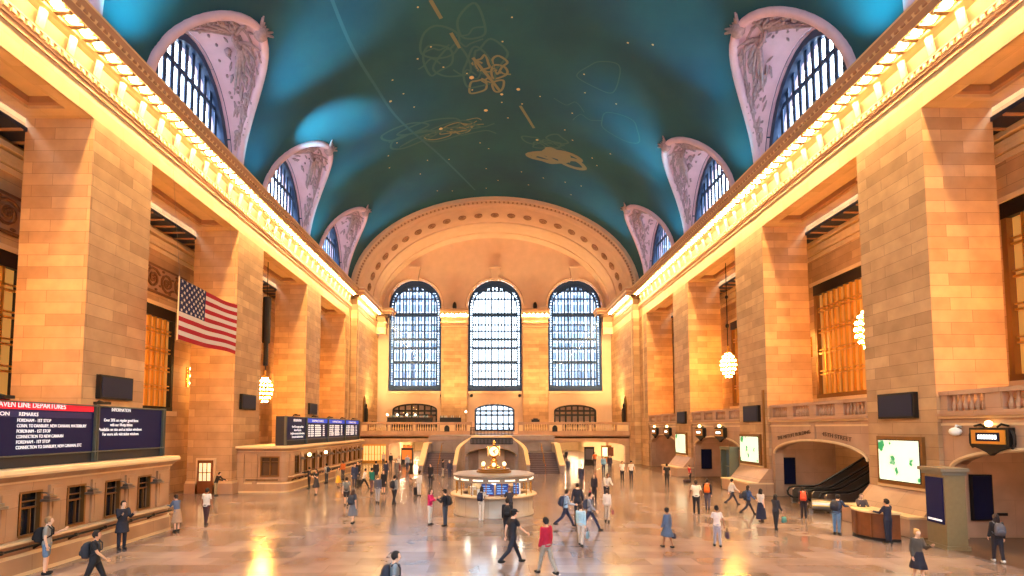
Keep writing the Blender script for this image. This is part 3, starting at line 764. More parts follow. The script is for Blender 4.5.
for sg in (-1, 1):
    mb.tube([mpC(2.75*math.cos(PI*k/16), 1.55+.85*math.sin(PI*k/16), -.02) for k in range(17)], .09, 5, 1)
mb.box(CX-2.3, CX+2.3, 57.6, 60.2, 3.62, 3.8, 1)
struct(mb, 'stair_landing', [GREYM, CREAM, PLASTER])
g = MB()
for k in range(31): x = CX-2.7+5.4*k/30; g.box(x-.04, x+.04, 66, 66.06, 3.8, 4.75)
for z in (3.9, 4.4, 4.72): g.box(CX-2.75, CX+2.75, 65.97, 66.09, z, z+.07)
g.build('iron_railing', DARKM, label='dark iron railing across the top of the stairs below the middle door window', cat='railing')
g = MB()
for k in range(31): x = CX-2.3+4.6*k/30; g.box(x-.04, x+.04, 57.62, 57.68, 2.95, 3.55)
for z in (2.9, 3.5): g.box(CX-2.35, CX+2.35, 57.58, 57.7, z, z+.07)
g.build('iron_grille', DARKM, label='dark iron grille band above the low arch between the stairs', cat='grille')
# ---------------------------------------------------------------- restaurant on the balcony
GLOBE = flat('white_globe', (1, .95, .85, 1), emit=(1, .82, .56, 1), es=9)
def table_lamp(x, y, z, h, lab, grp):
    t = thing('table_lamp', lab, 'lamp', (x, y, z), 0, grp)
    m = MB(); m.lathe([(.14, 0), (.14, .04), (.03, .1), (.025, h-.15), (.08, h-.1), (0, h-.08)], seg=10); m.build('stand', DARKM, t)
    g = MB(); g.sphere((0, 0, h+.08), .15, 10, 6); g.build('lamp_globe', GLOBE, t, True)
def bar_counter(x, y, w, lab):
    t = thing('bar_counter', lab, 'bar', (x, y, 3.9))
    m = MB(); m.box(-w/2, w/2, -.3, .3, 0, 1.5); m.build('body', DARKM, t)
    m = MB(); m.box(-w/2-.1, w/2+.1, -.42, .42, 1.5, 1.58); m.build('worktop', STEEL, t)
    m = MB(); m.box(-w/2, w/2, .9, 1.1, 1.6, 2.35); m.box(-w/2, -w/2+.08, .9, 1.1, 0, 1.6); m.box(w/2-.08, w/2, .9, 1.1, 0, 1.6); m.build('back_shelf', DARKM, t)
    q = random.Random(int(x*10))
    bt = MB(); n = int(w/.16)
    for k in range(n):
        xx = -w/2+.1+k*.16; bt.lathe([(.045, 0), (.045, .2), (.015, .27), (.015, .34), (0, .34)], (xx, .3*.2+.95, 2.36), 6, q.randint(0, 2))
    bt.build('bottle_row', [flat('bottle_green', rgb(70, 120, 120), .2), flat('bottle_pale', rgb(190, 210, 220), .2), flat('bottle_amber', rgb(150, 90, 40), .2)], t)
bar_counter(-12.4, 74.5, 6.6, 'dark restaurant bar with bottles in front of the left arched opening')
bar_counter(-6.6, 76.2, 3.2, 'short dark bar shelf at the foot of the pillar left of the middle window')
for k, x in enumerate((-15.4, -14.0, -12.6, -11.4)): table_lamp(x, 74.0, 5.55, .95, 'white globe lamp standing on the restaurant bar at the left arch', 'globe lamps on the restaurant bar')
table_lamp(-4.1, 73.0, 3.9, 3.0, 'lone white globe lamp post on the balcony left of the middle door window', None)
for k, x in enumerate((-17, -14.5, -10, -8.2)):
    t = thing('cafe_table', 'small dark cafe table behind the balustrade of the left balcony', 'table', (x, 71.6, 3.9), 0, 'cafe tables of the balcony')
    m = MB(); m.disc((0, 0, 1.72), .5, 'z', .05, 14); m.build('table_top', DARKM, t)
    m = MB(); m.lathe([(.3, 0), (.28, .05), (.05, .1), (.05, 1.7)], seg=8); m.build('leg', DARKM, t)
o = MB(); o.box(-.55, .55, -.2, .2, 0, .35); o.box(-.3, .3, -.22, .22, .35, .5); o = o.build('floodlight', DARKM, label='dark floodlight box on the balcony rail right of the middle window', cat='floodlight'); o.location = (5.5, 70.15, 5.5)
for i, (x, z) in enumerate(((-3.6, 9.7), (3.9, 9.7), (8.0, 9.7), (8.0, 7.6), (-8.2, 9.7))):
    o = MB(); o.lathe([(0, -.15), (.22, -.15), (.26, 0), (.2, .2), (0, .22)], seg=10); o = o.build('wall_speaker', DARKM, label='small round black speaker on the far wall ' + ('left of the middle door window', 'right of the middle door window', 'upper one beside the right arched opening', 'lower one beside the right arched opening', 'above the restaurant near the left pillar')[i], cat='speaker')
    o.rotation_euler = (PI/2, 0, 0); o.location = (x, YE-.12, z)

# ================================================================ TICKET BOOTHS (left)
BST = blocks('booth_stone', rgb(190, 150, 114), rgb(178, 138, 102), rgb(140, 104, 76), bw=2.0, rh=1.1, ms=.008, noise=.2, rough=.45)
DGLASS = flat('dark_booth_glass', rgb(26, 30, 44), .15)
def ticket_booth(ya, yb, lab, wins, near_side):
    XF = -15.4; XBk = -19.0; H = 3.38
    t = thing('ticket_booth', lab, 'ticket booth', (XF-1.8, (ya+yb)/2, 0))
    inv = Matrix.Translation(-t.location)
    def P(mb, name, mats, **k):
        o = mb.build(name, mats, None, **k); o.parent = t; o.matrix_parent_inverse = inv; return o
    r = .55
    def outline(d):      # plan with rounded hall corners, grown by d
        x1 = XF+d; y0, y1 = ya-d, yb+d; rr_ = r+d
        return [(XBk, y0)]+[(x1-rr_+rr_*math.sin(PI/2*k/6), y0+rr_-rr_*math.cos(PI/2*k/6)) for k in range(7)]+[(x1-rr_+rr_*math.cos(PI/2*k/6), y1-rr_+rr_*math.sin(PI/2*k/6)) for k in range(7)]+[(XBk, y1)]
    mb = MB()
    def band(z0, z1, d0, d1, m):
        a, b = outline(d0), outline(d1)
        mb.loft([[(x, y, z0) for x, y in a], [(x, y, z1) for x, y in b]], m=m)
    band(0, .12, .14, .14, 1); band(.12, .62, .12, .1, 0); band(.62, .72, .1, .04, 1); band(.72, 1.12, .0, .0, 0)
    band(2.78, 2.95, .02, .02, 0); band(2.95, 3.02, .1, .12, 1); band(3.02, 3.2, .14, .34, 0); band(3.2, 3.28, .42, .44, 1); band(3.28, H, .44, .4, 1)
    wa, wb = ya+r, yb-r
    mp = lambda u, z, d: (XF-d, u, z)
    hs = [dict(u0=w-.42, u1=w+.42, z0=1.2, z1=2.66) for w in wins]
    wall_open(mb, wa, wb, 1.1, 2.8, hs, mp, .5)
    for q in range(2):   # rounded corners of the window zone
        cy = ya+r if q == 0 else yb-r; sg = -1 if q == 0 else 1
        mb.loft([[(XF-r+r*math.cos(PI/2*k/6), cy+sg*r*math.sin(PI/2*k/6), z) for k in range(7)] for z in (1.1, 2.8)], False, False, 0)
    for w0, w1 in zip([wa-.2]+[w+.62 for w in wins], [w-.62 for w in wins]+[wb+.2]):   # pilasters between windows
        c = (w0+w1)/2; hw = max(.16, min(.42, (w1-w0)/2-.02)); ubox(mb, mp, c-hw, c+hw, 1.2, 2.78, -.09, 0, 0); ubox(mb, mp, c-hw+.1, c+hw-.1, 1.35, 2.65, -.12, 0, 0)
    mps = lambda u, z, d: (u, ya+d, z); mpf = lambda u, z, d: (u, yb-d, z)
    sh = dict(u0=-17.35, u1=-15.95, z0=1.15, z1=2.62)
    wall_open(mb, XBk, XF-r, 1.1, 2.8, [sh] if near_side else [], mps, .4)
    wall_open(mb, XBk, XF-r, 1.1, 2.8, [], mpf, .4)
    if near_side:
        ubox(mb, mps, -19, -18.5, .1, 2.8, -.12, 0, 0); ubox(mb, mps, -17.9, -17.55, .1, 2.8, -.1, 0, 0)
    P(mb, 'body', [BST, CREAM])
    lm = MB()
    def sub(o_parent, mb_, name, mats):
        o = mb_.build(name, mats, None); o.parent = o_parent; return o
    for w in wins:
        f = MB(); hh = dict(u0=w-.42, u1=w+.42, z0=1.2, z1=2.66)
        ring_frame(f, hh, mp, -.03, .12, .07); ubox(f, mp, w-.36, w+.36, 2.08, 2.14, .1, .18); ubox(f, mp, w-.36, w+.36, 2.3, 2.34, .1, .18); ubox(f, mp, w+.12, w+.15, 1.2, 2.1, .1, .18)
        wf = P(f, 'window_frame', BRONZE)
        p = MB(); p.add([mp(w-.42, 1.2, .22), mp(w+.42, 1.2, .22), mp(w+.42, 2.66, .22), mp(w-.42, 2.66, .22)], [(0, 1, 2, 3)]); sub(wf, p, 'pane', DGLASS)
        l = MB(); ubox(l, mp, w+.16, w+.56, 2.28, 2.36, -.5, -.16, 0); ubox(l, mp, w+.22, w+.5, 2.36, 2.46, -.43, -.22, 0); l.tube([mp(w+.36, 2.44, -.3), mp(w+.36, 2.54, -.2), mp(w+.36, 2.56, -.02)], .02, 5, 0)
        P(l, 'window_lamp', [STEEL])
    if near_side:
        f = MB(); ring_frame(f, sh, mps, -.05, .1, .1); ubox(f, mps, -16.68, -16.6, 1.2, 2.6, 0, .12); ubox(f, mps, -17.3, -16, 2.2, 2.26, 0, .12); wf = P(f, 'window_frame', BRONZE)
        p = MB(); hole_panel(p, sh, mps, .16); sub(wf, p, 'pane', flat('brown_booth_glass', rgb(96, 70, 50), .2))
    l = MB(); ubox(l, mp, wa-.2, wb+.2, 1.08, 1.16, -.32, .05); P(l, 'counter_ledge', CREAM)
    rl = MB(); rl.tube([mp(wa, .93, -.26), mp(wb, .93, -.26)], .035, 6)
    if near_side: rl.tube([(XF-r, ya-.22, .93), (-18.3, ya-.22, .93)], .035, 6)
    P(rl, 'hand_rail', DARKM)
    y = wa+.4
    while y < wb:
        b = MB(); b.tube([mp(y, .93, -.26), mp(y, .84, -.1), mp(y, .78, 0)], .04, 6); b.sphere(mp(y, .93, -.26), (.07, .09, .07), 6, 4); P(b, 'rail_bracket', DARKM); y += 1.4
    return t
ticket_booth(5.0, 24.55, 'tan stone ticket booth with dark windows, near the camera below the departures boards', [7.7, 9.55, 11.4, 13.25, 15.1, 16.95, 18.8, 20.6, 22.45], False)
ticket_booth(38.0, 59.6, 'tan stone ticket booth with rounded corner, farther along the left wall', [39.9, 41.75, 43.6, 45.4, 47.2, 49.1, 50.9, 52.8, 54.6, 56.4, 58.2], True)
# ---------------------------------------------------------------- departure boards on the booths
def board(ya, yb, lab, cuts, z0=3.46, z1=5.58, X=-16.0, dep=.75, solid_end=0):
    t = thing('departure_board', lab, 'departure board', (X-dep/2, (ya+yb)/2, 0)); inv = Matrix.Translation(-t.location)
    def P(mb, name, mats):
        o = mb.build(name, mats, None); o.parent = t; o.matrix_parent_inverse = inv; return o
    mb = MB(); mb.box(X-dep, X-.05, ya, yb, z0-.07, z1)
    P(mb, 'case', flat('board_case', rgb(34, 38, 50), .5, .2))
    fr = MB()
    for y in [ya, yb]+cuts:
        fr.box(X-.08, X+.08, y-.09, y-.03, z0-.07, z1+.04); fr.box(X-.08, X+.08, y+.03, y+.09, z0-.07, z1+.04)
    for z in (z0+.32, z1-.02): fr.tube([(X+.08, ya, z), (X+.08, yb, z)], .03, 6)
    P(fr, 'frame', flat('board_frame', rgb(96, 100, 92), .4, .5))
    sc = MB()
    for a, b in zip([ya]+cuts, cuts+[yb]): sc.box(X-.06, X-.01, a+.12, b-.12, z0+.34, z1-.06)
    P(sc, 'screen', SCREEN)
    k = ya+2
    while k < yb:
        l = MB(); l.box(X-.2, X+.25, k-.18, k+.18, z1+.06, z1+.16); l.tube([(X-.3, k, z1), (X-.1, k, z1+.2), (X+.1, k, z1+.14)], .04, 5); P(l, 'board_lamp', DARKM); k += 4.2
    return t, inv
t, inv = board(6.0, 24.5, 'large departures board with a red header, on the near ticket booth', [20.35])
def T(s, size, y, z, mat=WHITEE, X=-15.985, align='LEFT', wid=None):
    o = text(s, size, mat, (X, y, z), FACE_L, 'lettering', None, align, wid=wid); o.parent = t; o.matrix_parent_inverse = inv
h = MB(); h.box(-16.0, -15.99, 6.15, 20.2, 5.32, 5.6); o = h.build('header', REDE, None); o.parent = t; o.matrix_parent_inverse = inv
T('NEW HAVEN LINE DEPARTURES', .25, 15.5, 5.385, wid=3.35)
h = MB(); h.box(-15.998, -15.99, 7, 20.1, 5.06, 5.27); o = h.build('column_strip', flat('strip_navy', rgb(14, 24, 70), .3, emit=rgb(14, 26, 84), es=.6), None); o.parent = t; o.matrix_parent_inverse = inv
T('DESTINATION', .18, 15.3, 5.1, wid=1.35); T('REMARKS', .18, 17.0, 5.1, wid=.72)
for k, (s, w) in enumerate((('FORDHAM - 1ST STOP', 1.3), ('CONN. TO DANBURY, NEW CANAAN, WATERBURY', 2.9), ('FORDHAM - 1ST STOP', 1.3), ('CONNECTION TO NEW CANAAN', 1.85), ('FORDHAM - 1ST STOP', 1.3), ('CONNECTION TO DANBURY, NEW CANAAN, ETC', 2.7))):
    T(s, .16, 16.95, 4.9-.18*k, wid=w)
T('INFORMATION', .2, 21.7, 5.38, align='CENTER', wid=1.1)
for k, s in enumerate(('Over 20% on regular good fares', 'with our 10-trip tickets', 'Available on site and at ticket windows', 'For more info visit ticket windows')):
    T(s, .18, 21.75, 4.96-.19*k, align='CENTER', wid=(2.0, 1.3, 2.5, 2.1)[k])
t, inv = board(38.35, 59.4, 'long departures board with blue headers, on the far ticket booth', [42.6, 48.2, 53.8], X=-15.7)
def bars(y0, y1, z0, z1, rows, seed):
    q = random.Random(seed); b = MB()
    for k in range(rows):
        z = z1-(z1-z0)*(k+.5)/rows
        for a, w in ((0, .08), (.12, .16), (.36, .34), (.82, .1)):
            ww = w*(.75+.25*q.random()); b.box(-15.7, -15.685, y0+(y1-y0)*a, y0+(y1-y0)*(a+ww), z-.055, z+.055)
    o = b.build('lettering', WHITEE, None); o.parent = t; o.matrix_parent_inverse = inv
for k, (a, b) in enumerate(((42.6, 48.2), (48.2, 53.8), (53.8, 59.4))):
    h = MB(); h.box(-15.7, -15.685, a+.2, b-.2, 5.14, 5.5); o = h.build('header', BLUEE, None); o.parent = t; o.matrix_parent_inverse = inv
    T('DEPARTURES', .26, (a+b)/2, 5.22, X=-15.68, align='CENTER', wid=2.9)
    bars(a+.5, b-.6, 3.95, 5.0, 6, k)
T('INFORMATION', .28, 40.6, 5.2, X=-15.685, align='CENTER', wid=1.6)
for k, s in enumerate(('Over 20% on regular good fares', 'with our 10-trip tickets', 'Available on site and at ticket windows', 'For more info visit ticket windows')):
    T(s, .24, 40.7, 4.72-.26*k, X=-15.685, align='CENTER', wid=(2.4, 1.5, 2.9, 2.3)[k])

# ================================================================ RIGHT SIDE GATES
XA = 19.2
mpR = lambda u, z, d: (XA+d, u, z)
gates = [(12.85, 22.5), (26.65, 36.3), (40.45, 50.45), (54.6, 64.1)]
for i, (a, b) in enumerate(gates):
    mb = MB()
    h = dict(u0=a+.35, u1=b-.35, z0=0, z1=2.95, arch=1.0)
    wall_open(mb, a, b, 0, 5.2, [h], mpR, .6, m=0)
    # panel mouldings, cornice, balustrade
    mb.tube([mpR((a+b)/2-(b-a-.7)/2*math.cos(PI*k/20), 2.95+1.0*math.sin(PI*k/20), -.02) for k in range(21)], .09, 5, 1)
    for u in ((a+b)/2,): ubox(mb, mpR, u-.18, u+.18, 3.9, 4.95, -.08, 0, 0)
    ubox(mb, mpR, a, b, 4.8, 4.9, -.06, 0, 1)
    ubox(mb, mpR, a, b, 5.1, 5.2, -.16, .3, 1); ubox(mb, mpR, a, b, 5.2, 5.3, -.28, .3, 2); ubox(mb, mpR, a, b, 5.3, 5.42, -.1, .35, 0)
    ubox(mb, mpR, a, b, 6.1, 6.28, -.1, .4, 0)
    n = 4; w = (b-a)/n
    for k in range(n):
        u = a+w*k; ubox(mb, mpR, u, u+.35, 5.4, 6.1, -.04, .32, 0); ubox(mb, mpR, u+w-.35, u+w, 5.4, 6.1, -.04, .32, 0)
        balusters(mb, mpR, u+.4, u+w-.4, 5.42, 6.1, .13, .26, 0)
    # gallery floor and the recess behind the arch
    mb.box(XA+.3, 23.6, a-.3, b+.3, 5.0, 5.2, 0)
    D = 22.6
    mb.box(XA+.02, D+1, a-.1, a+.06, 0, 5, 3); mb.box(XA+.02, D+1, b-.06, b+.1, 0, 5, 3)
    if i != 1:
        bh = [dict(u0=a+.9, u1=a+3.2, z0=0, z1=2.1, arch=.65)] if i else []
        wall_open(mb, a, b, 0, 5, bh, lambda u, z, d: (D+d, u, z), .5, m=3)
        for hh in bh: hole_panel(mb, hh, lambda u, z, d: (D+d, u, z), .8, 4)
    else:
        mb.box(D+5.5, D+5.7, a, b, 0, 6, 3); mb.box(D, D+5.6, a-.1, a+.05, 0, 6, 3); mb.box(D, D+5.6, b-.05, b+.1, 0, 6, 3); mb.box(23.6, D+5.6, a, b, 6, 6.2, 3)
    struct(mb, 'wall_gate', [MARBLE, CREAM, CREAMD, blocks('recess_marble_%d' % i, rgb(190, 148, 120), rgb(182, 140, 112), rgb(150, 112, 88), bw=2.6, rh=1.6, ms=.006, rough=.4, noise=.2), DARKM])
    # small ceiling lamp inside each recess
    l = MB(); l.lathe([(0, 0), (.22, 0), (.26, -.05), (.2, -.16), (0, -.2)], seg=14, m=0); o = l.build('recess_light', [flat('recess_lamp', (1, .9, .7, 1), emit=(1, .7, .4, 1), es=110)], smooth=True, label=('small lit dome lamp in the recess at the right edge of the picture', 'small lit dome lamp in the recess over the escalators', 'small lit dome lamp in the recess with the glass door', 'small lit dome lamp in the farthest gate recess on the right')[i], cat='lamp'); o.location = (21.2, (a+b)/2+1.5, 4.99)
# inscriptions over the escalator arch
INK = flat('carved_letters', rgb(92, 66, 50), .7)
a, b = gates[1]
for s, y, z, w, tl in (('THE METLIFE BUILDING', 35.5, 3.88, 3.7, .13), ('45TH STREET', 30.7, 4.25, 2.5, -.12)):
    o = text(s, .34, INK, (XA-.02, y, z), FACE_R, 'carved_inscription', None, 'LEFT', .01, tl, wid=w)
    tag(o, 'carved words %s above the escalator arch' % s.title(), 'inscription')
# dark information panels on the jambs
for x0, x1, y, z0, z1, l in ((20.15, 21.05, 22.4, .75, 2.7, 'tall dark display panel in the right-edge gate recess, by the woman with the grey backpack'), (19.75, 20.7, 36.2, .8, 2.65, 'tall dark display panel left of the escalators'), (19.85, 20.9, 50.35, .75, 2.65, 'tall dark display panel in the gate recess with the glass door')):
    t = thing('wall_display', l, 'display', ((x0+x1)/2, y, 0))
    m = MB(); m.box(-(x1-x0)/2, (x1-x0)/2, -.1, .02, z0, z1); m.build('case', DARKM, t)
    m = MB(); m.box(-(x1-x0)/2+.06, (x1-x0)/2-.06, -.12, -.1, z0+.06, z1-.06); m.build('screen', BLACK, t)
o = MB(); o.box(-.2, .2, -.03, .03, -.06, .06); o = o.build('wall_plate', DARKM, label='small dark plate on the wall right of the tall display panel', cat='plate'); o.location = (21.5, 22.4, 1.0)
# track sign lamps
def sign(y, z, sc, lab):
    t = thing('track_sign', lab, 'sign', (XA-.02, y, z)); t.scale = (sc,)*3
    m = MB(); m.box(-.3, 0, -.92, .92, -.42, .42, 0)
    m.loft([[(x, u, w) for u, w in ((-.92, -.42), (.92, -.42), (.5, -.56), (.15, -.72), (0, -.84), (-.15, -.72), (-.5, -.56))] for x in (-.26, -.06)], m=0)
    for sg in (-1, 1): m.tube([(-.16, sg*.92, .3), (-.16, sg*1.02, .1), (-.16, sg*1.02, -.3), (-.16, sg*.9, -.5)], .06, 5); m.tube([(-.16, sg*.3, .45), (-.16, sg*.5, .58), (-.16, sg*.8, .5)], .05, 5)
    m.build('case', DARKM, t)
    m = MB(); m.box(-.34, -.29, -.8, .8, -.32, .32); m.build('gilded_face', GOLD, t)
    m = MB(); m.box(-.37, -.33, -.55, .55, -.19, .19); m.build('panel', BLACK, t)
    m = MB()
    for k in range(7): m.box(-.385, -.36, -.44+.13*k, -.35+.13*k, -.09, .09)
    m.build('lit_letters', flat('sign_letters', (1, 1, 1, 1), emit=(1, .95, .85, 1), es=4), t)
    m = MB(); m.sphere((-.25, 0, .6), .15, 10, 7); m.build('lamp_globe', flat('sign_globe', (1, .85, .5, 1), emit=(1, .7, .3, 1), es=8), t, True)
    return t
sign(20.15, 4.35, .86, 'gilded lit track sign at the right edge of the picture')
sign(44.0, 4.3, .95, 'gilded track sign nearest the glass door, over the middle right gate')
sign(48.2, 4.3, .95, 'gilded track sign at the far end of the middle right gate')
sign(57.2, 4.3, .95, 'gilded track sign nearer of two over the farthest right gate')
sign(61.6, 4.3, .95, 'gilded track sign farther of two over the farthest right gate')
o = MB(); o.sphere((-.25, 0, .1), (.22, .22, .18), 8, 6); o.tube([(0, 0, .3), (-.2, 0, .35), (-.25, 0, .2)], .05, 5); o = o.build('security_camera', WHITE, smooth=True, label='small white camera on the wall left of the right-edge track sign', cat='camera'); o.location = (XA, 21.6, 4.45)
# dark speaker panels on the pillars
for s, yy, z0, z1 in ((-1, PL, 6.08, 7.22), (1, PR, 5.15, 6.35)):
    for k in (1, 2, 3):
        y0 = yy[k]+(.85 if s < 0 else .95); y1 = y0+2.2
        t = thing('speaker_panel', 'dark square speaker panel on the %s %s pillar' % (('nearest', 'middle', 'farthest free-standing')[k-1], 'left' if s < 0 else 'right'), 'speaker', (s*19.0, (y0+y1)/2, 0))
        m = MB(); a_, b_ = sorted((s*-.0, s*-.22)); m.box(a_, b_, -1.1, 1.1, z0, z1); m.build('case', DARKM, t)
        m = MB(); a_, b_ = sorted((s*-.22, s*-.25)); m.box(a_, b_, -1.0, 1.0, z0+.1, z1-.1)
        m.build('grille_cloth', flat('navy_cloth', rgb(14, 24, 56), .7), t)
# bright poster boxes on the right pillars
m, N, L, b = newmat('lit_map_poster')
g = N.new('ShaderNodeTexCoord'); t_ = N.new('ShaderNodeTexNoise'); t_.inputs['Scale'].default_value = 1.6; t_.inputs['Detail'].default_value = 4; L.new(g.outputs['Object'], t_.inputs['Vector'])
cr = N.new('ShaderNodeValToRGB'); e = cr.color_ramp.elements; e[0].position = .38; e[0].color = rgb(40, 150, 90); e[1].position = .46; e[1].color = rgb(232, 250, 226)
L.new(t_.outputs['Fac'], cr.inputs[0]); L.new(cr.outputs[0], b.inputs['Base Color']); L.new(cr.outputs[0], b.inputs['Emission Color']); b.inputs['Emission Strength'].default_value = .95
POSTER = m
for k, (y0, y1, z0, z1) in enumerate(((23.35, 25.75, 2.2, 4.1), (37.4, 40.1, 2.2, 4.05), (51.5, 54.2, 2.2, 4.05))):
    t = thing('poster_box', ('bright pale green poster box on the nearest right pillar', 'bright poster box on the middle right pillar beside the glass door', 'bright poster box on the farthest right pillar')[k], 'poster', (19.0, (y0+y1)/2, 0))
    hw = (y1-y0)/2
    m = MB(); m.box(-.16, 0, -hw-.16, hw+.16, z0-.2, z1+.2); m.build('frame', BRONZE, t)
    m = MB(); m.box(-.18, -.15, -hw-.04, hw+.04, z0-.04, z1+.04); m.build('inner_frame', DARKM, t)
    m = MB(); m.box(-.2, -.17, -hw, hw, z0, z1); m.build('poster', POSTER, t)
    m = MB(); m.box(-.1, 0, -hw-.3, hw+.3, z0-.34, z0-.22); m.build('ledge', CREAM, t)
# slim dark conduit on the middle pillar
o = MB(); o.box(-.12, 0, -.08, .08, 1.9, 7.4); o = o.build('conduit', BRONZE, label='tall thin dark conduit on the near edge of the middle right pillar', cat='conduit'); o.location = (19.0, 36.75, 0)
# ---------------------------------------------------------------- kiosk
t = thing('information_kiosk', 'tall olive grey kiosk with a dark blue screen in front of the nearest right pillar', 'kiosk', (17.6, 20.7, 0), math.radians(-8))
m = MB(); m.box(-.36, .36, -.55, .55, 0, 3.0); m.box(-.42, .42, -.6, .6, 0, .15); m.build('case', flat('olive_grey_metal', rgb(146, 128, 92), .45, .2, noise=.1), t)
m = MB(); m.box(-.55, .45, -.68, .68, 3.0, 3.14); m.box(-.45, .4, -.6, .6, 2.86, 3.0); m.build('canopy', flat('grey_canopy', rgb(126, 116, 98), .5), t)
m = MB(); m.box(-.4, -.36, -.47, .47, .95, 2.75); m.build('screen', SCREEN, t)
m = MB()
m.box(-.415, -.4, -.38, .38, 1.05, 1.12); m.build('lit_line', WHITEE, t)
# second kiosk / glass door by the middle pillar
t = thing('glass_doorway', 'greenish metal doorway with a tall glass pane beside the middle right pillar', 'doorway', (18.6, 41.5, 0))
m = MB(); m.box(-.35, .35, -.85, -.7, 0, 3.0); m.box(-.35, .35, .7, .85, 0, 3.0); m.box(-.4, .4, -.9, .9, 3.0, 3.2); m.box(-.2, .2, -.7, .7, 0, .25); m.box(-.03, .03, -.03, .03, .25, 3.0); m.box(-.03, .03, -.7, .7, 1.6, 1.66); m.build('frame', flat('verdigris_metal', rgb(110, 112, 92), .5, .3), t)
m = MB(); m.box(.06, .09, -.7, .7, .25, 3.0); m.build('pane', flat('blue_grey_glass', rgb(86, 100, 112), .12), t)
# ---------------------------------------------------------------- escalators
def escalator(y, lab):
    t = thing('escalator', lab, 'escalator', (18.75, y, 0))
    sl = math.tan(math.radians(30)); L_ = 8.2
    def zz(x): return 0 if x < 1.5 else (x-1.5)*sl
    prof = [(0, 0), (1.0, 0), (1.5, .04), (L_, (L_-1.5)*sl), (L_, -.4), (0, -.05)]
    m = MB()
    x = .9; k = 0
    st = MB()
    while x < L_-.4:
        z = max(0, (x-1.5)*sl+.05); st.box(x, x+.4, -.5, .5, z-.2, z+.02, 0); st.box(x, x+.03, -.5, .5, z-.2, z+.03, 1); x += .4
    st.build('steps', [flat('ribbed_steps', rgb(104, 98, 92), .4, .6), flat('step_edge', rgb(196, 172, 96), .5)], t)
    m.box(-.2, .9, -.5, .5, 0, .03); m.build('comb_plate', STEEL, t)
    for sg in (-1, 1):
        b = MB(); ya, yb = sorted((sg*.56, sg*.66))
        pts = [(-.05, .0), (-.05, .8), (.1, .92), (1.3, .92), (1.75, 1.05), (L_, (L_-1.5)*sl+.92), (L_, (L_-1.5)*sl-.3), (1.5, 0)]
        b.prism(pts, 'y', ya, yb, 0)
        b.prism([(p[0], p[1]) for p in [(-.1, 0), (-.1, .28), (1.4, .28), (L_, (L_-1.5)*sl+.25), (L_, (L_-1.5)*sl-.3), (1.5, 0)]], 'y', *sorted((sg*.5, sg*.76)), 1)
        o = b.build('balustrade', [flat('dark_escalator_panel', rgb(112, 98, 88), .3, .5), STEEL], t)
        h = MB(); hp = [(.3, sg*.61, .3), (-.05, sg*.61, .32), (-.32, sg*.61, .5), (-.36, sg*.61, .72), (-.22, sg*.61, .95), (.1, sg*.61, 1.02), (1.3, sg*.61, 1.02), (1.75, sg*.61, 1.15), (L_, sg*.61, (L_-1.5)*sl+1.02)]
        h.tube(hp, .07, 7, 0); h.build('handrail', RUBBER, o)
    return t
escalator(32.5, 'dark escalator nearest the tall display panel, rising under the inscribed arch')
escalator(30.5, 'dark escalator nearer the wooden desk, rising under the inscribed arch')
# escalator newel as a steel drum; its reflected stripes are painted on
o = MB(); o.tube([(0, -.45, .42), (0, .45, .42)], .34, 14); 
for k in range(3): o.tube([(-.33+.12*abs(k-1), -.46, .28+.14*k), (-.33+.12*abs(k-1), .46, .28+.14*k)], .05, 5, 1)
o.box(-.2, .2, -.6, -.4, 0, .2); o.box(-.2, .2, .4, .6, 0, .2)
o = o.build('escalator_newel', [STEEL, flat('yellow_reflection_stripe', rgb(236, 196, 90), .4)], label='low steel newel drum with reflections painted as yellow stripes at the foot of the escalators', cat='newel'); o.location = (17.9, 29.0, 0); o.rotation_euler = (0, 0, 1.1)
# ---------------------------------------------------------------- wooden desk
t = thing('wooden_desk', 'curved brown wooden desk with a pale top near the escalators', 'desk', (15.75, 22.6, 0))
def arcdesk(r0, r1, z0, z1, mb, a0=PI*.72, a1=PI*1.48, m=0, n=14):
    mb.loft([[(.75+r*math.cos(a0+(a1-a0)*k/n)*.72, .0+r*math.sin(a0+(a1-a0)*k/n)*.7, z) for r, z in ((r0, z0), (r1, z0), (r1, z1), (r0, z1))] for k in range(n+1)], m=m)
m = MB(); arcdesk(1.35, 1.5, .1, 1.12, m)
for k in range(4): a = PI*(.78+.2*k); m.box(.75+1.5*math.cos(a)*.72-.03, .75+1.5*math.cos(a)*.72+.03, 1.5*math.sin(a)*.7-.03, 1.5*math.sin(a)*.7+.03, .1, 1.12)
m.build('front_panel', WOOD, t)
m = MB(); arcdesk(1.3, 1.53, 0, .12, m); m.build('plinth', DARKM, t)
m = MB(); arcdesk(.85, 1.6, 1.12, 1.19, m); m.build('desk_top', CREAM, t)
# lit door in the second left pillar, facing the camera
d = MB(); d.box(-21.5, -20.1, 36.98, 37.12, 0, 2.55, 0); d.box(-21.35, -20.25, 36.93, 37.0, .05, 2.4, 1); d.box(-21.2, -20.4, 36.9, 36.95, .95, 2.2, 2)
for x in (-20.95, -20.65): d.box(x-.03, x+.03, 36.88, 36.95, .95, 2.2, 1)
d.box(-21.2, -20.4, 36.88, 36.95, 1.5, 1.56, 1)
struct(d, 'door_2', [CREAM, WOOD, flat('pale_lit_glass', rgb(250, 230, 180), .3, emit=(1, .8, .46, 1), es=.9)])
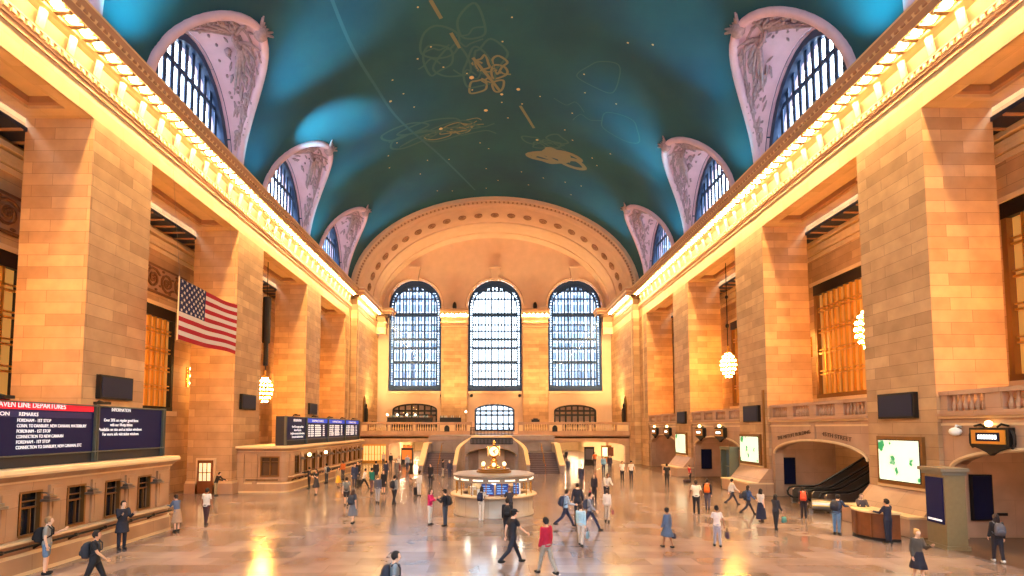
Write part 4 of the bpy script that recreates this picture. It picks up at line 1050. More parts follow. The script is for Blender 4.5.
# ================================================================ INFORMATION BOOTH AND CLOCK
BX, BY = -.3, 29.3
t = thing('information_booth', 'round marble and glass information booth in the middle of the floor', 'information booth', (BX, BY, 0))
m = MB(); m.lathe([(2.25, 0), (2.25, .12), (2.18, .16), (2.18, .98), (2.24, 1.02)], seg=48); m.build('base', blocks('booth_grey_marble', rgb(190, 176, 158), rgb(180, 166, 148), rgb(140, 124, 106), bw=1.2, rh=3, ms=.01, rough=.3, noise=.15), t, True)
m = MB(); m.lathe([(1.75, 1.0), (2.4, 1.02), (2.42, 1.06), (2.4, 1.1), (1.75, 1.1)], seg=48); m.build('counter', CREAM, t)
m = MB(); m.lathe([(2.1, 1.1), (2.1, 1.82)], seg=48); m.build('glazing', GLASS, t, True)
for k in range(16):
    m = MB(); a = 2*PI*(k+.5)/16; m.box(BX*0+2.11*math.cos(a)-.03, 2.11*math.cos(a)+.03, 2.11*math.sin(a)-.03, 2.11*math.sin(a)+.03, 1.1, 1.85); m.build('mullion', BRASS, t)
m = MB(); m.lathe([(2.05, 1.8), (2.18, 1.8), (2.18, 2.02), (2.26, 2.06), (2.28, 2.14), (2.1, 2.2), (.0, 2.24)], seg=48); m.build('roof', flat('booth_roof_metal', rgb(150, 132, 116), .4, .3), t)
m = MB()
for k in range(16):
    a = 2*PI*(k)/16
    if math.sin(a) > .5: continue
    pts = [(2.2*math.cos(a+.13*(q-2)/2), 2.2*math.sin(a+.13*(q-2)/2)) for q in range(5)]
    m.loft([[(x*1.0, y*1.0, 1.9), (x*1.015, y*1.015, 1.9), (x*1.015, y*1.015, 1.98), (x*1.0, y*1.0, 1.98)] for x, y in pts])
m.build('lit_header', flat('header_light', (1, .96, .85, 1), emit=(1, .9, .7, 1), es=1.1), t)
m = MB(); m.lathe([(.0, .02), (1.5, .02), (1.5, .04)], seg=24); m.lathe([(1.15, .0), (1.15, 1.75)], seg=24, m=0)
q = random.Random(5)
for k in range(26):
    a = 2*PI*k/26; r = 1.22+.15*q.random(); z0 = 1.1+.1*q.random(); w = .1+.1*q.random()
    m.box(r*math.cos(a)-w, r*math.cos(a)+w, r*math.sin(a)-w, r*math.sin(a)+w, .9, z0+.45*q.random(), q.choice((1, 1, 2, 3)))
m.build('interior_shelving', [flat('booth_inside', rgb(206, 180, 140), .6), WHITE, flat('leaflets_red', rgb(170, 60, 50), .6), flat('leaflets_tan', rgb(200, 160, 100), .6)], t)
for a, w in ((PI*1.44, .33), (PI*1.58, .33), (PI*1.74, .16)):
    m = MB(); x, y = 1.75*math.cos(a), 1.75*math.sin(a); m.box(x-w, x+w, y-.04, y+.04, 1.16, 1.74, 0)
    for k in range(4): m.box(x-w*.8, x+w*(.2+.6*q.random()), y-.05, y-.035, 1.24+.12*k, 1.28+.12*k, 1)
    m.build('screen', [flat('blue_screen', rgb(30, 70, 140), .3, emit=rgb(24, 64, 140), es=.8), flat('screen_text', rgb(120, 180, 240), .4, emit=rgb(130, 190, 250), es=1)], t)
for a in (PI*1.15, PI*1.5, PI*1.85, PI*.5):
    m = MB(); m.sphere((1.6*math.cos(a), 1.6*math.sin(a), 1.78), (.14, .14, .06), 8, 5); m.build('ceiling_lamp', flat('booth_lamp', (1, .95, .8, 1), emit=(1, .88, .66, 1), es=70), t)
m = MB(); m.lathe([(.98, 2.2), (.98, 2.3), (.9, 2.34), (.9, 2.42), (0, 2.44)], seg=32); m.build('roof_tier', BRONZE, t)
# the four-faced brass clock
t = thing('brass_clock', 'golden four-faced ball clock glowing on top of the information booth', 'clock', (BX, BY, 2.44))
m = MB(); m.lathe([(.42, 0), (.42, .06), (.3, .1), (.2, .22), (.15, .34), (.22, .42), (.13, .5), (.1, .56), (.16, .62)], seg=20); m.build('pedestal', BRASS, t, True)
m = MB(); m.sphere((0, 0, .96), .35, 20, 12); m.build('body', BRASS, t, True)
m = MB(); m.lathe([(.2, 1.26), (.1, 1.3), (.07, 1.36), (.12, 1.42), (.08, 1.5), (0, 1.58)], seg=12); m.build('finial', BRASS, t, True)
OPAL = flat('opal_dial', (1, .9, .6, 1), emit=(1, .74, .3, 1), es=1.5)
for ax, c in (('y', (0, -.32, .96)), ('y', (0, .32, .96)), ('x', (-.32, 0, .96)), ('x', (.32, 0, .96))):
    s_ = 1 if sum(c[:2]) > 0 else -1
    m = MB(); m.disc(c, .27, ax, .04, 24, 0); o = m.build('dial', OPAL, t)
    h = MB(); e = .03
    cc = (c[0]+(s_*e if ax == 'x' else 0), c[1]+(s_*e if ax == 'y' else 0), c[2])
    for ang, ln, wd in ((.9, .2, .02), (2.6, .15, .025)):
        d = (math.sin(ang)*ln, math.cos(ang)*ln); P2 = (cc[0], cc[1]+d[0], cc[2]+d[1]) if ax == 'x' else (cc[0]+d[0], cc[1], cc[2]+d[1]); h.tube([cc, P2], wd, 4)
    h.tube([(cc[0]+(0 if ax == 'x' else .29*math.cos(2*PI*k/20)), cc[1]+(0 if ax == 'y' else .29*math.cos(2*PI*k/20)), cc[2]+.29*math.sin(2*PI*k/20)) for k in range(20)], .025, 5, 1, closed=True)
    h.build('clock_hands', [DARKM, BRASS], o)
for k in range(6):
    a = 2*PI*(k+.5)/6; x, y = BX+.68*math.cos(a), BY+.68*math.sin(a)
    l = MB(); l.lathe([(.09, 0), (.09, .03), (.03, .06), (.03, .14)], seg=8, m=0); l.sphere((0, 0, .24), .11, 10, 7, 1)
    o = l.build('globe_lamp', [BRASS, flat('booth_globe', (1, .9, .6, 1), emit=(1, .78, .4, 1), es=2)], smooth=True, label='glowing globe lamp round the foot of the brass clock', cat='lamp', group='globe lamps round the clock'); o.location = (x, y, 2.44)
# ================================================================ CHANDELIERS
def chandelier_parts():
    f = MB()
    RR = [(1.05, .2, 6), (.8, .4, 9), (.45, .55, 12), (.08, .6, 12), (-.3, .55, 12), (-.65, .4, 9), (-.95, .2, 5)]
    for z, r, n in RR:
        f.tube([(r*.93*math.cos(2*PI*k/24), r*.93*math.sin(2*PI*k/24), z-.04) for k in range(24)], .045, 5, closed=True)
    for k in range(8):
        a = 2*PI*k/8; f.tube([(r*.9*math.cos(a), r*.9*math.sin(a), z-.05) for z, r, n in RR], .03, 4)
    f.lathe([(0, -1.05), (.1, -1.0), (.14, -.9), (.05, -.8)], seg=8); f.lathe([(.2, 1.05), (.26, 1.15), (.1, 1.3), (.06, 1.6), (.12, 1.7), (.03, 1.8)], seg=10)
    return f.mesh('frame', GOLD, True), RR
me_cf, CRR = chandelier_parts()
b_ = MB(); b_.sphere((0, 0, 0), .085, 8, 5); me_cb = b_.mesh('bulb', CHB, True)
def chandelier(x, y, z, top, lab, rods, detail):
    t = thing('chandelier', lab, 'chandelier', (x, y, z))
    o = bpy.data.objects.new('frame', me_cf); C.objects.link(o); o.parent = t
    m = MB(); m.tube([(0, 0, 1.7), (0, 0, top-z)], .035, 6); m.sphere((0, 0, 3.6), (.16, .16, .2), 8, 6); m.sphere((0, 0, 6.2), (.14, .14, .16), 8, 6)
    m.disc((0, 0, top-z-.1), .3, 'z', .2, 12); m.build('rod', DARKM, t)
    if rods:
        m = MB(); m.lathe([(.3, 4.2), (.34, 4.3), (.34, 8.2), (.3, 8.3)], seg=12); m.lathe([(.2, 2.2), (.2, 4.2)], seg=10); m.build('lowering_case', DARKM, t)
    if detail:
        for zz, r, n in CRR:
            for k in range(n):
                a = 2*PI*(k+.5)/n; o = bpy.data.objects.new('bulb', me_cb); C.objects.link(o); o.parent = t; o.location = (r*math.cos(a), r*math.sin(a), zz)
    else:
        m = MB()
        for zz, r, n in CRR:
            for k in range(n): a = 2*PI*(k+.5)/n; m.sphere((r*math.cos(a), r*math.sin(a), zz), .085, 6, 4)
        o = m.build('bulbs', CHB, t, True); o['kind'] = 'stuff'
chandelier(-20.4, 45.3, 8.0, 20.1, 'glowing ball chandelier hanging below a dark case, behind the far left booth', True, True)
chandelier(20.6, 45.6, 10.2, 20.1, 'glowing ball chandelier on a long thin rod in the middle right bay', False, True)
chandelier(20.8, 28.8, 10.2, 20.1, 'glowing ball chandelier half hidden by the nearest right pillar', False, True)
for s, y, l in ((-1, 28.6, 'glowing ball chandelier hidden behind the nearest left pillar'), (-1, 56.9, 'glowing ball chandelier hidden behind the farthest left pillar'), (1, 56.6, 'glowing ball chandelier hidden behind the farthest right pillar'), (-1, 16.8, 'glowing ball chandelier in the left bay beside the camera'), (1, 16.2, 'glowing ball chandelier in the right bay beside the camera')):
    chandelier(s*20.6, y, 9.5, 20.1, l, False, False)
# wall sconces
for s, y, z, l in ((1, 38.45, 10.7, 'three-bulb wall lamp beside the tall gold window on the right'), (-1, 39.0, 8.5, 'three-bulb wall lamp behind the second left pillar, below the flag')):
    t = thing('wall_lamp', l, 'wall lamp', (s*23.6, y, z))
    m = MB(); m.box(*sorted((0, -s*.12)), -.1, .1, -.7, .8); 
    for k in range(3): m.tube([(-s*.1, 0, -.5+.55*k), (-s*.35, 0, -.5+.55*k)], .03, 5)
    m.build('bracket', BRASS, t)
    for k in range(3): b = MB(); b.sphere((-s*.38, 0, -.42+.55*k), .13, 8, 6); b.build('bulb', SCB, t, True)
for y, l in ((41.5, 'small glowing wall lamp on the far ticket booth, nearer of two'), (45.6, 'small glowing wall lamp on the far ticket booth, farther of two')):
    t = thing('booth_lamp', l, 'wall lamp', (-15.25, y+.05, 2.45))
    m = MB(); m.tube([(-.02, 0, -.15), (.2, 0, -.15), (.22, 0, -.02)], .03, 6); m.lathe([(.1, -.06), (.13, -.03), (.1, 0)], (.22, 0, 0), 10); m.build('bracket', BRASS, t)
    m = MB(); m.sphere((.22, 0, .12), .15, 10, 7); m.build('lamp_globe', flat('booth_wall_globe', (1, .9, .7, 1), emit=(1, .74, .36, 1), es=9), t, True)
# ================================================================ FLAG
t = thing('flag', 'stars and stripes flag hanging on wires in front of the second left pillar', 'flag', (-17, 27.0, 9.4))
NX, NZ = 60, 39; W_, H_ = 5.95, 3.25
def fp(u, v):  # u along +Y, v down
    x = .16*math.sin(u*7+v*1.2)*u+.1*math.sin(u*13-v*2)*u*.6
    return (x, u*W_, H_-v*H_-.05*math.sin(u*6)*v-.12*math.sin(PI*u)*(1-v)*.3)
RED, WHT, NAVY = flat('flag_red', rgb(168, 2, 28), .8), flat('flag_white', rgb(216, 200, 192), .8), flat('flag_navy', rgb(14, 22, 72), .8)
m = MB()
for i in range(NX):
    for j in range(NZ):
        st = j*13//NZ; mm = 0 if st % 2 == 0 else 1
        if i < NX*.42 and st < 7: mm = 2
        m.add([fp(i/NX, j/NZ), fp((i+1)/NX, j/NZ), fp((i+1)/NX, (j+1)/NZ), fp(i/NX, (j+1)/NZ)], [(0, 1, 2, 3)], mm)
for r in range(9):
    for c in range(6 if r % 2 == 0 else 5):
        u = .42*((c+.5)/6+(0 if r % 2 == 0 else .5/6)); v = (7/13)*(r+.5)/9
        p = Vector(fp(u, v)); s5 = []
        for k in range(10):
            rad = .115 if k % 2 == 0 else .05; a = PI/2+PI*k/5; s5.append((p.x+.03, p.y+rad*math.cos(a), p.z+rad*math.sin(a)))
        m.add(s5, [tuple(range(10))], 1); m.add([(2*p.x-q_[0], q_[1], q_[2]) for q_ in s5], [tuple(range(10))], 1)
m.build('cloth', [RED, WHT, NAVY], t, True)
m = MB(); m.tube([(0, -.03, -.05), (0, -.03, H_+.1)], .035, 6); m.build('hoist_pole', CREAM, t)
m = MB(); m.tube([(0, 0, H_), (-.9, 0, 12.6)], .008, 4); m.tube([(0, W_, H_-.05), (-.9, W_, 12.6)], .008, 4); m.build('wire', STEEL, t)
PEOPLE_SRC = r'''
P = person
P(-14.75, 16.9, 'person in grey tee and blue shorts with black backpack, at the near ticket booth', 1.82, 60, top=(150, 144, 136), sleeve='short', kind='shorts', bottom=(104, 128, 156), arms=ONEUP, hair=(150, 116, 80), sk=0, pack=BK, shoes=BK)
P(-11.9, 15.2, 'person in black tee with big dark backpack walking at the bottom left', 1.78, 70, top=BK, sleeve='short', bottom=(26, 26, 32), stride=24, arms=WALK, pack=(48, 48, 56), sk=1)
P(-14.75, 20.3, 'person in dark suit reading a phone beside the near ticket booth', 1.86, 120, coat=(34, 36, 50), bottom=(30, 32, 46), arms=PHONE, sk=0)
P(-14.75, 23.8, 'person in denim top with beige wrap at the end of the near ticket booth', 1.66, -60, 'f', top=(98, 112, 138), bottom=(190, 150, 116), kind='skirt', arms=((40, 60), (30, 60)), head=20, lean=12, hair=(60, 40, 30))
P(-14.3, 25.4, 'person in white shirt and maroon trousers walking away alone on the left', 1.76, 10, top=(226, 214, 200), sleeve='short', bottom=(72, 42, 44), stride=6, arms=STAND, abd=16, sk=2)
P(-19.6, 36.2, 'person in dark jacket beside the lit door in the second left pillar', 1.66, 90, top=BK, bottom=(180, 160, 130), lean=20, arms=((50, 30), (50, 30)), hair=BK)
P(-12.8, 36.7, 'person in a dark dress standing before the far ticket booth', 1.78, 200, 'f', top=(52, 52, 60), sleeve='short', bottom=(50, 48, 56), kind='dress', arms=PHONE, hair=(50, 36, 28), stride=5)
P(-14.6, 40.4, 'person in dark clothes leaning at the far ticket booth window', 1.66, -90, top=(70, 62, 66), bottom=BK, arms=((60, 40), (60, 40)))
P(-14.5, 44.3, 'person in pale shirt with dark backpack at the far ticket booth', 1.66, -60, top=(214, 206, 196), sleeve='short', bottom=(60, 62, 72), pack=NV)
P(-14.0, 47.4, 'person in orange top at the far ticket booth windows', 1.7, -50, top=(226, 116, 50), bottom=(70, 64, 66), hair=(44, 30, 26), sk=1)
P(-12.5, 41.0, 'person in yellow wrap skirt walking near the far ticket booth', 1.62, 170, 'f', top=(170, 140, 104), bottom=(232, 168, 52), kind='skirt', stride=14, hair=(40, 28, 24), hstyle='long', sk=1)
P(-11.4, 41.6, 'person in navy coat with a dark suitcase, left of the crowd', 1.86, 150, coat=(50, 60, 92), bottom=(60, 62, 76), bag=('suitcase', 'black wheeled suitcase beside the person in the navy coat', BK))
P(-12.0, 45.0, 'person in black jacket behind the navy coat person', 1.8, 190, top=(30, 28, 32), bottom=BK, hair=BK)
P(-9.2, 31.5, 'person in grey shirt and dark shorts walking away, left of centre', 1.74, -12, top=(142, 146, 146), sleeve='short', bottom=(44, 42, 46), kind='shorts', stride=16, arms=WALK, sk=0, pack=(110, 108, 104))
P(-7.25, 25.7, 'person in patterned grey shorts with a large dark bag, nearest of the left crowd', 1.68, 20, 'f', top=(64, 68, 80), sleeve='short', bottom=(110, 112, 122), kind='skirt', stride=10, pack=(58, 62, 74), hair=(70, 50, 40), hstyle='long')
P(-10.3, 40.2, 'person in white top and black trousers stepping wide in the left crowd', 1.66, 80, top=WH, sleeve='short', bottom=BK, stride=30, arms=WALK, lean=10, sk=1)
P(-9.1, 37.6, 'person in teal green sweater in the left crowd', 1.82, 30, top=(20, 118, 108), bottom=(110, 78, 80), hair=BK, stride=8)
P(-10.4, 44.8, 'person in black jacket behind the teal green sweater', 1.84, -20, top=(28, 28, 36), bottom=(40, 40, 50))
P(-7.6, 32.8, 'person in slate sweatshirt and pale grey jeans facing the left crowd', 1.74, 0, top=(86, 88, 104), bottom=(170, 164, 164), stride=8, hair=(130, 100, 70))
P(-8.2, 37.4, 'person in a black outfit right of the teal green sweater', 1.64, 180, 'f', top=BK, bottom=(34, 30, 36), kind='dress', hair=(120, 90, 60), hstyle='long')
P(-9.9, 46.6, 'person in navy jacket walking away toward the left passage', 1.76, 0, top=(40, 46, 74), bottom=(44, 46, 60), stride=8)
P(-6.4, 32.0, 'person with black backpack and grey top in black jeans walking to the stairs', 1.8, 25, top=(150, 146, 142), bottom=(32, 32, 38), pack=(34, 36, 48), stride=15, arms=ONEUP)
P(-9.4, 49.0, 'person in grey long coat walking in the middle of the left crowd', 1.7, 180, 'f', coat=(120, 112, 112), bottom=(110, 100, 100), stride=10)
P(-13.7, 63.6, 'person in pale top at the left passage mouth by the gilded doors', 1.7, 180, top=(212, 190, 160), bottom=(90, 80, 76))
P(-12.3, 61.0, 'person in black top standing left in the passage mouth', 1.72, 170, top=BK, bottom=(60, 56, 60))
P(-10.3, 55.2, 'person in maroon skirt and white top coming from the left passage', 1.72, 185, 'f', top=WH, bottom=(110, 50, 56), kind='longskirt', stride=8, hstyle='long')
P(-9.6, 56.4, 'person in light blue shirt and dark jeans coming from the left passage', 1.8, 175, top=(160, 170, 190), bottom=(54, 62, 88), stride=14)
P(-7.9, 48.2, 'person in a black dress walking out of the left passage alone', 1.74, 180, 'f', top=BK, sleeve='short', bottom=BK, kind='skirt', stride=10, hstyle='long')
P(-8.6, 62.5, 'person in dark clothes deep in the left passage by the stair wall', 1.7, 180, top=(60, 50, 50), bottom=BK)
P(-8.9, 74.0, 'person in red top far inside the left passage', 1.7, 180, top=(180, 70, 50), bottom=BK)
P(-5.45, 36.1, 'person in white hoodie with two hair buns pulling a small suitcase', 1.7, 10, 'f', top=(224, 216, 206), bottom=(206, 198, 192), hstyle='buns', hair=(40, 30, 30), sk=2, bag=('suitcase', 'small black suitcase held by the person with two hair buns', BK))
P(-5.4, 42.4, 'person in black coat standing in front of the left stairs', 1.8, 200, coat=(32, 32, 42), bottom=(36, 38, 50), bag=('tote_bag', 'dark tote bag held by the person in black coat at the left stairs', (44, 40, 50)))
P(-5.1, 49.6, 'person in dark jacket and beige trousers at the foot of the left stairs', 1.7, 60, top=(40, 38, 52), bottom=(170, 154, 140), stride=8)
P(-4.3, 48.0, 'person in white cap and dark jeans by the foot of the left stairs', 1.72, -30, top=(52, 54, 80), bottom=(50, 56, 84), hair=WH, lean=6)
P(-3.42, 25.45, 'person in pink top and white trousers looking at a phone with a companion', 1.72, 110, 'f', top=(206, 34, 100), bottom=(226, 216, 206), arms=PHONE, hstyle='long', hair=(50, 34, 32))
P(-2.65, 25.05, 'person in black jacket and cap with backpack beside the pink top person', 1.74, -70, top=(30, 30, 38), bottom=(62, 72, 88), arms=PHONE, hstyle='cap', pack=(34, 34, 42))
P(-2.75, 12.7, 'person with dark short hair and backpack cut off by the bottom edge', 1.74, 75, top=(128, 140, 150), sleeve='short', bottom=(50, 52, 66), pack=(40, 44, 58), stride=16, hair=(34, 26, 26))
P(-.95, 26.6, 'person in white with navy backpack leaning on the information booth counter', 1.7, 18, 'f', top=(226, 220, 212), bottom=(222, 212, 198), pack=(36, 42, 70), arms=((45, 50), (45, 50)), lean=6, shoes=WH, hstyle='long', hair=(44, 34, 32))
P(.5, 26.7, 'person in black and white patterned jacket at the booth counter', 1.66, -10, top=(66, 62, 70), bottom=BK, arms=((45, 60), (45, 60)), hair=(150, 120, 96))
P(.25, 22.0, 'person in black with a black backpack between the booth and the striding person', 1.74, 5, top=(30, 30, 38), bottom=(34, 34, 44), pack=(26, 26, 32), stride=8, sk=1)
P(.3, 18.2, 'person in black tee and dark cap striding right in front of the booth', 1.95, 62, top=(28, 30, 40), sleeve='short', bottom=(30, 36, 52), stride=27, arms=((-26, 22), (34, 20)), hstyle='cap', hair=BK, lean=4)
P(1.35, 16.9, 'person in crimson jacket and grey trousers walking away at the bottom centre', 1.84, -38, top=(176, 18, 52), bottom=(158, 150, 138), stride=19, arms=STAND, hair=(30, 24, 24), sk=1)
P(3.1, 24.9, 'person in light blue shirt with navy backpack striding right', 1.86, 82, top=(168, 190, 212), bottom=(38, 44, 72), stride=30, arms=((-10, 30), (20, 60)), pack=(36, 50, 76), lean=5)
P(4.0, 26.8, 'person in black jacket seen from behind right of the booth', 1.86, 0, top=(34, 38, 54), bottom=(36, 38, 52), stride=6, arms=STAND, abd=14)
P(4.15, 24.2, 'person in grey shirt with backpack striding toward the right', 1.8, 118, top=(138, 142, 156), bottom=(44, 50, 78), stride=30, arms=WALK, pack=(60, 66, 84))
P(3.15, 20.9, 'person in pale blue top and cream trousers carrying a shoulder bag', 1.66, 20, 'f', top=(170, 206, 222), bottom=(206, 190, 178), stride=12, hair=(60, 44, 40), bag=('shoulder_bag', 'grey blue shoulder bag carried by the person in pale blue top', (120, 150, 168)))
P(6.9, 33.2, 'person in white shirt and black trousers leaning forward right of centre', 1.84, 170, top=(230, 218, 204), bottom=(38, 34, 42), lean=16, arms=((30, 40), (30, 40)), sk=2)
P(6.2, 33.6, 'person in dark clothes with a magenta bag beside the leaning white shirt', 1.72, 200, 'f', top=(44, 36, 44), bottom=(40, 36, 44), hstyle='long', bag=('handbag', 'small magenta handbag beside the leaning white shirt person', (206, 34, 80)))
P(5.4, 26.3, 'person in cream blouse and beige trousers with a rose bag', 1.6, 10, 'f', top=(232, 212, 196), bottom=(212, 186, 162), stride=8, hair=(80, 60, 50), bag=('handbag', 'rose brown handbag of the person in cream blouse', (150, 80, 84)))
P(11.2, 54.0, 'person in light blue shirt and teal hat near the right passage', 1.78, 180, top=(130, 180, 214), bottom=(50, 56, 80), hair=(40, 130, 126))
P(12.0, 54.6, 'person in dark navy jacket beside the teal hat person', 1.84, 190, top=(44, 38, 60), bottom=(44, 40, 56))
P(6.7, 41.4, 'person in dark blue coat walking toward the right passage', 1.8, 20, coat=(48, 50, 72), bottom=(60, 56, 66), stride=10)
P(7.2, 51.8, 'person in navy top with bag walking by the right stair wall', 1.68, 180, top=(48, 62, 96), bottom=(50, 54, 76), stride=10)
P(8.4, 64.0, 'person in grey far in the right passage mouth', 1.7, 180, top=(90, 80, 80), bottom=(60, 54, 58), stride=8)
P(9.9, 72.0, 'person in black leaning far inside the right passage', 1.7, 160, top=(48, 40, 44), bottom=BK, lean=8, stride=14)
P(12.2, 63.5, 'person in bright orange vest standing in the right passage', 1.74, 180, top=(236, 108, 36), sleeve='short', bottom=(60, 50, 56), abd=24)
P(11.2, 46.3, 'person in white uniform shirt, left one of the pair on the right floor', 1.74, 180, top=(236, 226, 212), sleeve='short', bottom=(36, 36, 48), sk=1)
P(12.0, 46.3, 'person in white uniform shirt, right one of the pair on the right floor', 1.76, 180, top=(236, 226, 212), sleeve='short', bottom=(36, 36, 48), sk=1, hstyle='cap', abd=18)
P(13.8, 42.2, 'person in black uniform with white lettered patch, back turned', 1.8, 10, top=(26, 28, 40), sleeve='short', bottom=(26, 28, 40), sk=0, abd=16)
P(16.75, 45.0, 'person in pink red top leaning beside the far right pillar base', 1.5, -110, 'f', top=(214, 50, 76), sleeve='short', bottom=(48, 44, 56), lean=12, stride=8, bag=('duffel_bag', 'dark bag on the floor by the pink red top person', (70, 50, 56)))
P(10.8, 28.6, 'person in white shirt and black trousers walking away on the right', 1.84, 12, top=(236, 222, 196), sleeve='short', bottom=(28, 28, 36), stride=8, sk=3, abd=16)
P(12.0, 30.0, 'person with bright orange backpack on the right floor', 1.76, 30, top=(50, 40, 44), bottom=(90, 80, 92), pack=(240, 110, 30), stride=10)
P(14.3, 31.9, 'person in white checked top striding in front of the glass doorway', 1.68, 85, 'f', top=(214, 206, 200), bottom=(48, 46, 60), stride=30, arms=WALK, hair=(40, 30, 28), bag=('shoulder_bag', 'dark bag of the person in white checked top', (46, 44, 60)))
P(13.5, 28.3, 'person in blue top with long hair striding right, first of three in a row', 1.66, 85, 'f', top=(62, 88, 136), bottom=(40, 38, 54), stride=30, arms=WALK, hstyle='long', hair=(54, 38, 34), pack=(44, 50, 70))
P(13.1, 26.2, 'person in white top and long navy skirt, middle of three in a row', 1.66, 60, 'f', top=(214, 200, 190), sleeve='short', bottom=(32, 36, 64), kind='longskirt', stride=14, hstyle='long', hair=(34, 26, 26))
P(12.75, 24.2, 'person in black with a teal bag, last of three in a row', 1.62, 60, 'f', top=(44, 42, 52), bottom=(34, 34, 44), stride=8, hstyle='long', hair=(36, 30, 30), arms=((30, 60), (10, 30)), bag=('shoulder_bag', 'teal shoulder bag of the person in black, last of three', (70, 130, 130)))
P(15.9, 27.3, 'person with red orange backpack before the escalators', 1.6, 30, top=(50, 36, 40), bottom=(36, 30, 40), pack=(240, 84, 50))
P(14.9, 23.2, 'person in blue jeans with dark backpack leaning on the wooden desk', 1.76, 60, top=(60, 72, 100), bottom=(92, 124, 160), pack=(36, 40, 58), lean=14, arms=((50, 40), (50, 40)))
P(16.6, 24.0, 'person in grey standing behind the wooden desk, facing the camera', 1.66, 200, top=(90, 76, 76), bottom=BK, arms=((40, 60), (40, 60)), hair=(150, 120, 100))
P(15.8, 21.4, 'person in dark navy uniform at the right end of the wooden desk', 1.78, -20, top=(34, 38, 62), bottom=(32, 36, 56), arms=((35, 60), (10, 30)), sk=1)
P(6.5, 20.6, 'person in blue grey long dress walking alone on the right floor', 1.56, -28, 'f', top=(86, 104, 132), bottom=(80, 98, 126), kind='dress', stride=12, sk=2, hstyle='bun', hair=(40, 32, 32), bag=('handbag', 'dark handbag carried by the person in blue grey dress', (54, 52, 66)))
P(8.55, 20.8, 'person in white tee and grey leggings with a dark shoulder bag', 1.6, 8, 'f', top=(226, 206, 196), sleeve='short', bottom=(164, 156, 166), stride=8, abd=20, sk=2, hstyle='bun', hair=(34, 28, 28), bag=('shoulder_bag', 'plum shoulder bag of the person in white tee', (74, 54, 70)))
P(12.5, 15.9, 'blonde person in black dress and olive cardigan at the bottom right', 1.62, 185, 'f', top=(84, 72, 62), bottom=(34, 30, 44), kind='dress', arms=ONEUP, hair=(206, 160, 100), hstyle='bun', stride=6)
P(17.35, 18.4, 'person in black with long dark hair and grey backpack at the right wall', 1.66, 20, 'f', top=(34, 30, 36), bottom=(34, 32, 44), pack=(92, 92, 104), hstyle='long', hair=(50, 36, 34), shoes=WH, stride=8)
for kind_hands in HANDBAGS:
    (nm, lab, col), hands, fc = kind_hands
    hL = (hands[0]+(hands[0]-hands[1]).normalized()*.12) if nm in ('suitcase', 'tote_bag', 'duffel_bag') else (hands[1]+(hands[1]-hands[0]).normalized()*.1)
    t = thing(nm, lab, 'bag', (hL.x, hL.y, 0), -fc)
    m = MB()
    if nm == 'suitcase':
        m.box(-.12, .12, -.2, .2, .06, .56); m.box(-.13, .13, -.16, .16, .1, .52); m.build('shell', fab(col), t)
        m = MB(); m.tube([(0, -.1, .56), (0, -.1, hL.z), (0, .1, hL.z), (0, .1, .56)], .012, 5); m.build('handle', STEEL, t)
        for sx in (-1, 1):
            for sy in (-1, 1): m = MB(); m.disc((sx*.09, sy*.16, .035), .035, 'x', .03, 10); m.build('wheel', RUBBER, t)
    elif nm == 'duffel_bag':
        t.location = (16.3, 44.6, 0)
        m.tube([(0, -.3, .16), (0, -.26, .17), (0, .26, .17), (0, .3, .16)], [.1, .16, .16, .1], 12); m.build('bag_body', fab(col), t, True)
        m = MB(); m.tube([(0, -.14, .3), (0, -.08, .42), (0, .08, .42), (0, .14, .3)], .015, 5); m.build('handle', fab(BK), t)
    else:
        zt = hL.z; hh = .26 if nm != 'handbag' else .2; w_ = .17 if nm != 'handbag' else .14; t.location.z = zt-.14-hh
        m.loft([[(d_*math.copysign(abs(math.cos(2*PI*k/14))**.7, math.cos(2*PI*k/14)), ww*math.copysign(abs(math.sin(2*PI*k/14))**.7, math.sin(2*PI*k/14)), zz) for k in range(14)] for zz, ww, d_ in ((0, w_*.7, .04), (.02, w_, .07), (hh*.6, w_*.95, .065), (hh, w_*.85, .04))]); m.build('bag_body', fab(col), t, True)
        m = MB(); m.tube([(0, -w_*.6, hh), (0, -w_*.3, hh+.14), (0, w_*.3, hh+.14), (0, w_*.6, hh)], .012, 5); m.build('handle', fab(BK), t)
'''
# ================================================================ PEOPLE
SKINS = [rgb(226, 180, 150), rgb(200, 148, 112), rgb(150, 102, 72), rgb(96, 62, 44)]
def fab(c): return flat('cloth_%d_%d_%d' % tuple(c), rgb(*c), .85, noise=.18, nscale=14)
def skin(i): return flat('skin_%d' % i, SKINS[i], .55)
EYE = flat('eye_dark', rgb(30, 24, 22), .3); LIP = flat('lip', rgb(150, 84, 74), .5)
def capsule(mb, a, b, ra, rb, seg=8, fl=1.0):
    a, b = Vector(a), Vector(b); d = b-a; L_ = d.length
    if L_ < 1e-5: return
    t = d/L_; up = Vector((0, 1, 0)) if abs(t.y) < .9 else Vector((1, 0, 0)); u = t.cross(up).normalized(); w = u.cross(t)
    rings = []
    for s_, r, c in [(-ra*.98, ra*.25, a), (-ra*.7, ra*.72, a), (0, ra, a), (0, rb, b), (rb*.7, rb*.72, b), (rb*.98, rb*.25, b)]:
        rings.append([tuple(c+t*s_+(u*math.cos(2*PI*k/seg)+w*fl*math.sin(2*PI*k/seg))*r) for k in range(seg)])
    mb.loft(rings)
def ell(mb, rings_, seg=14, tilt=None):
    """rings of (center, rx, ry): an upright lofted trunk"""
    mb.loft([[(c[0]+rx*math.cos(2*PI*k/seg), c[1]+ry*math.sin(2*PI*k/seg), c[2]) for k in range(seg)] for c, rx, ry in rings_])
JOBS = []
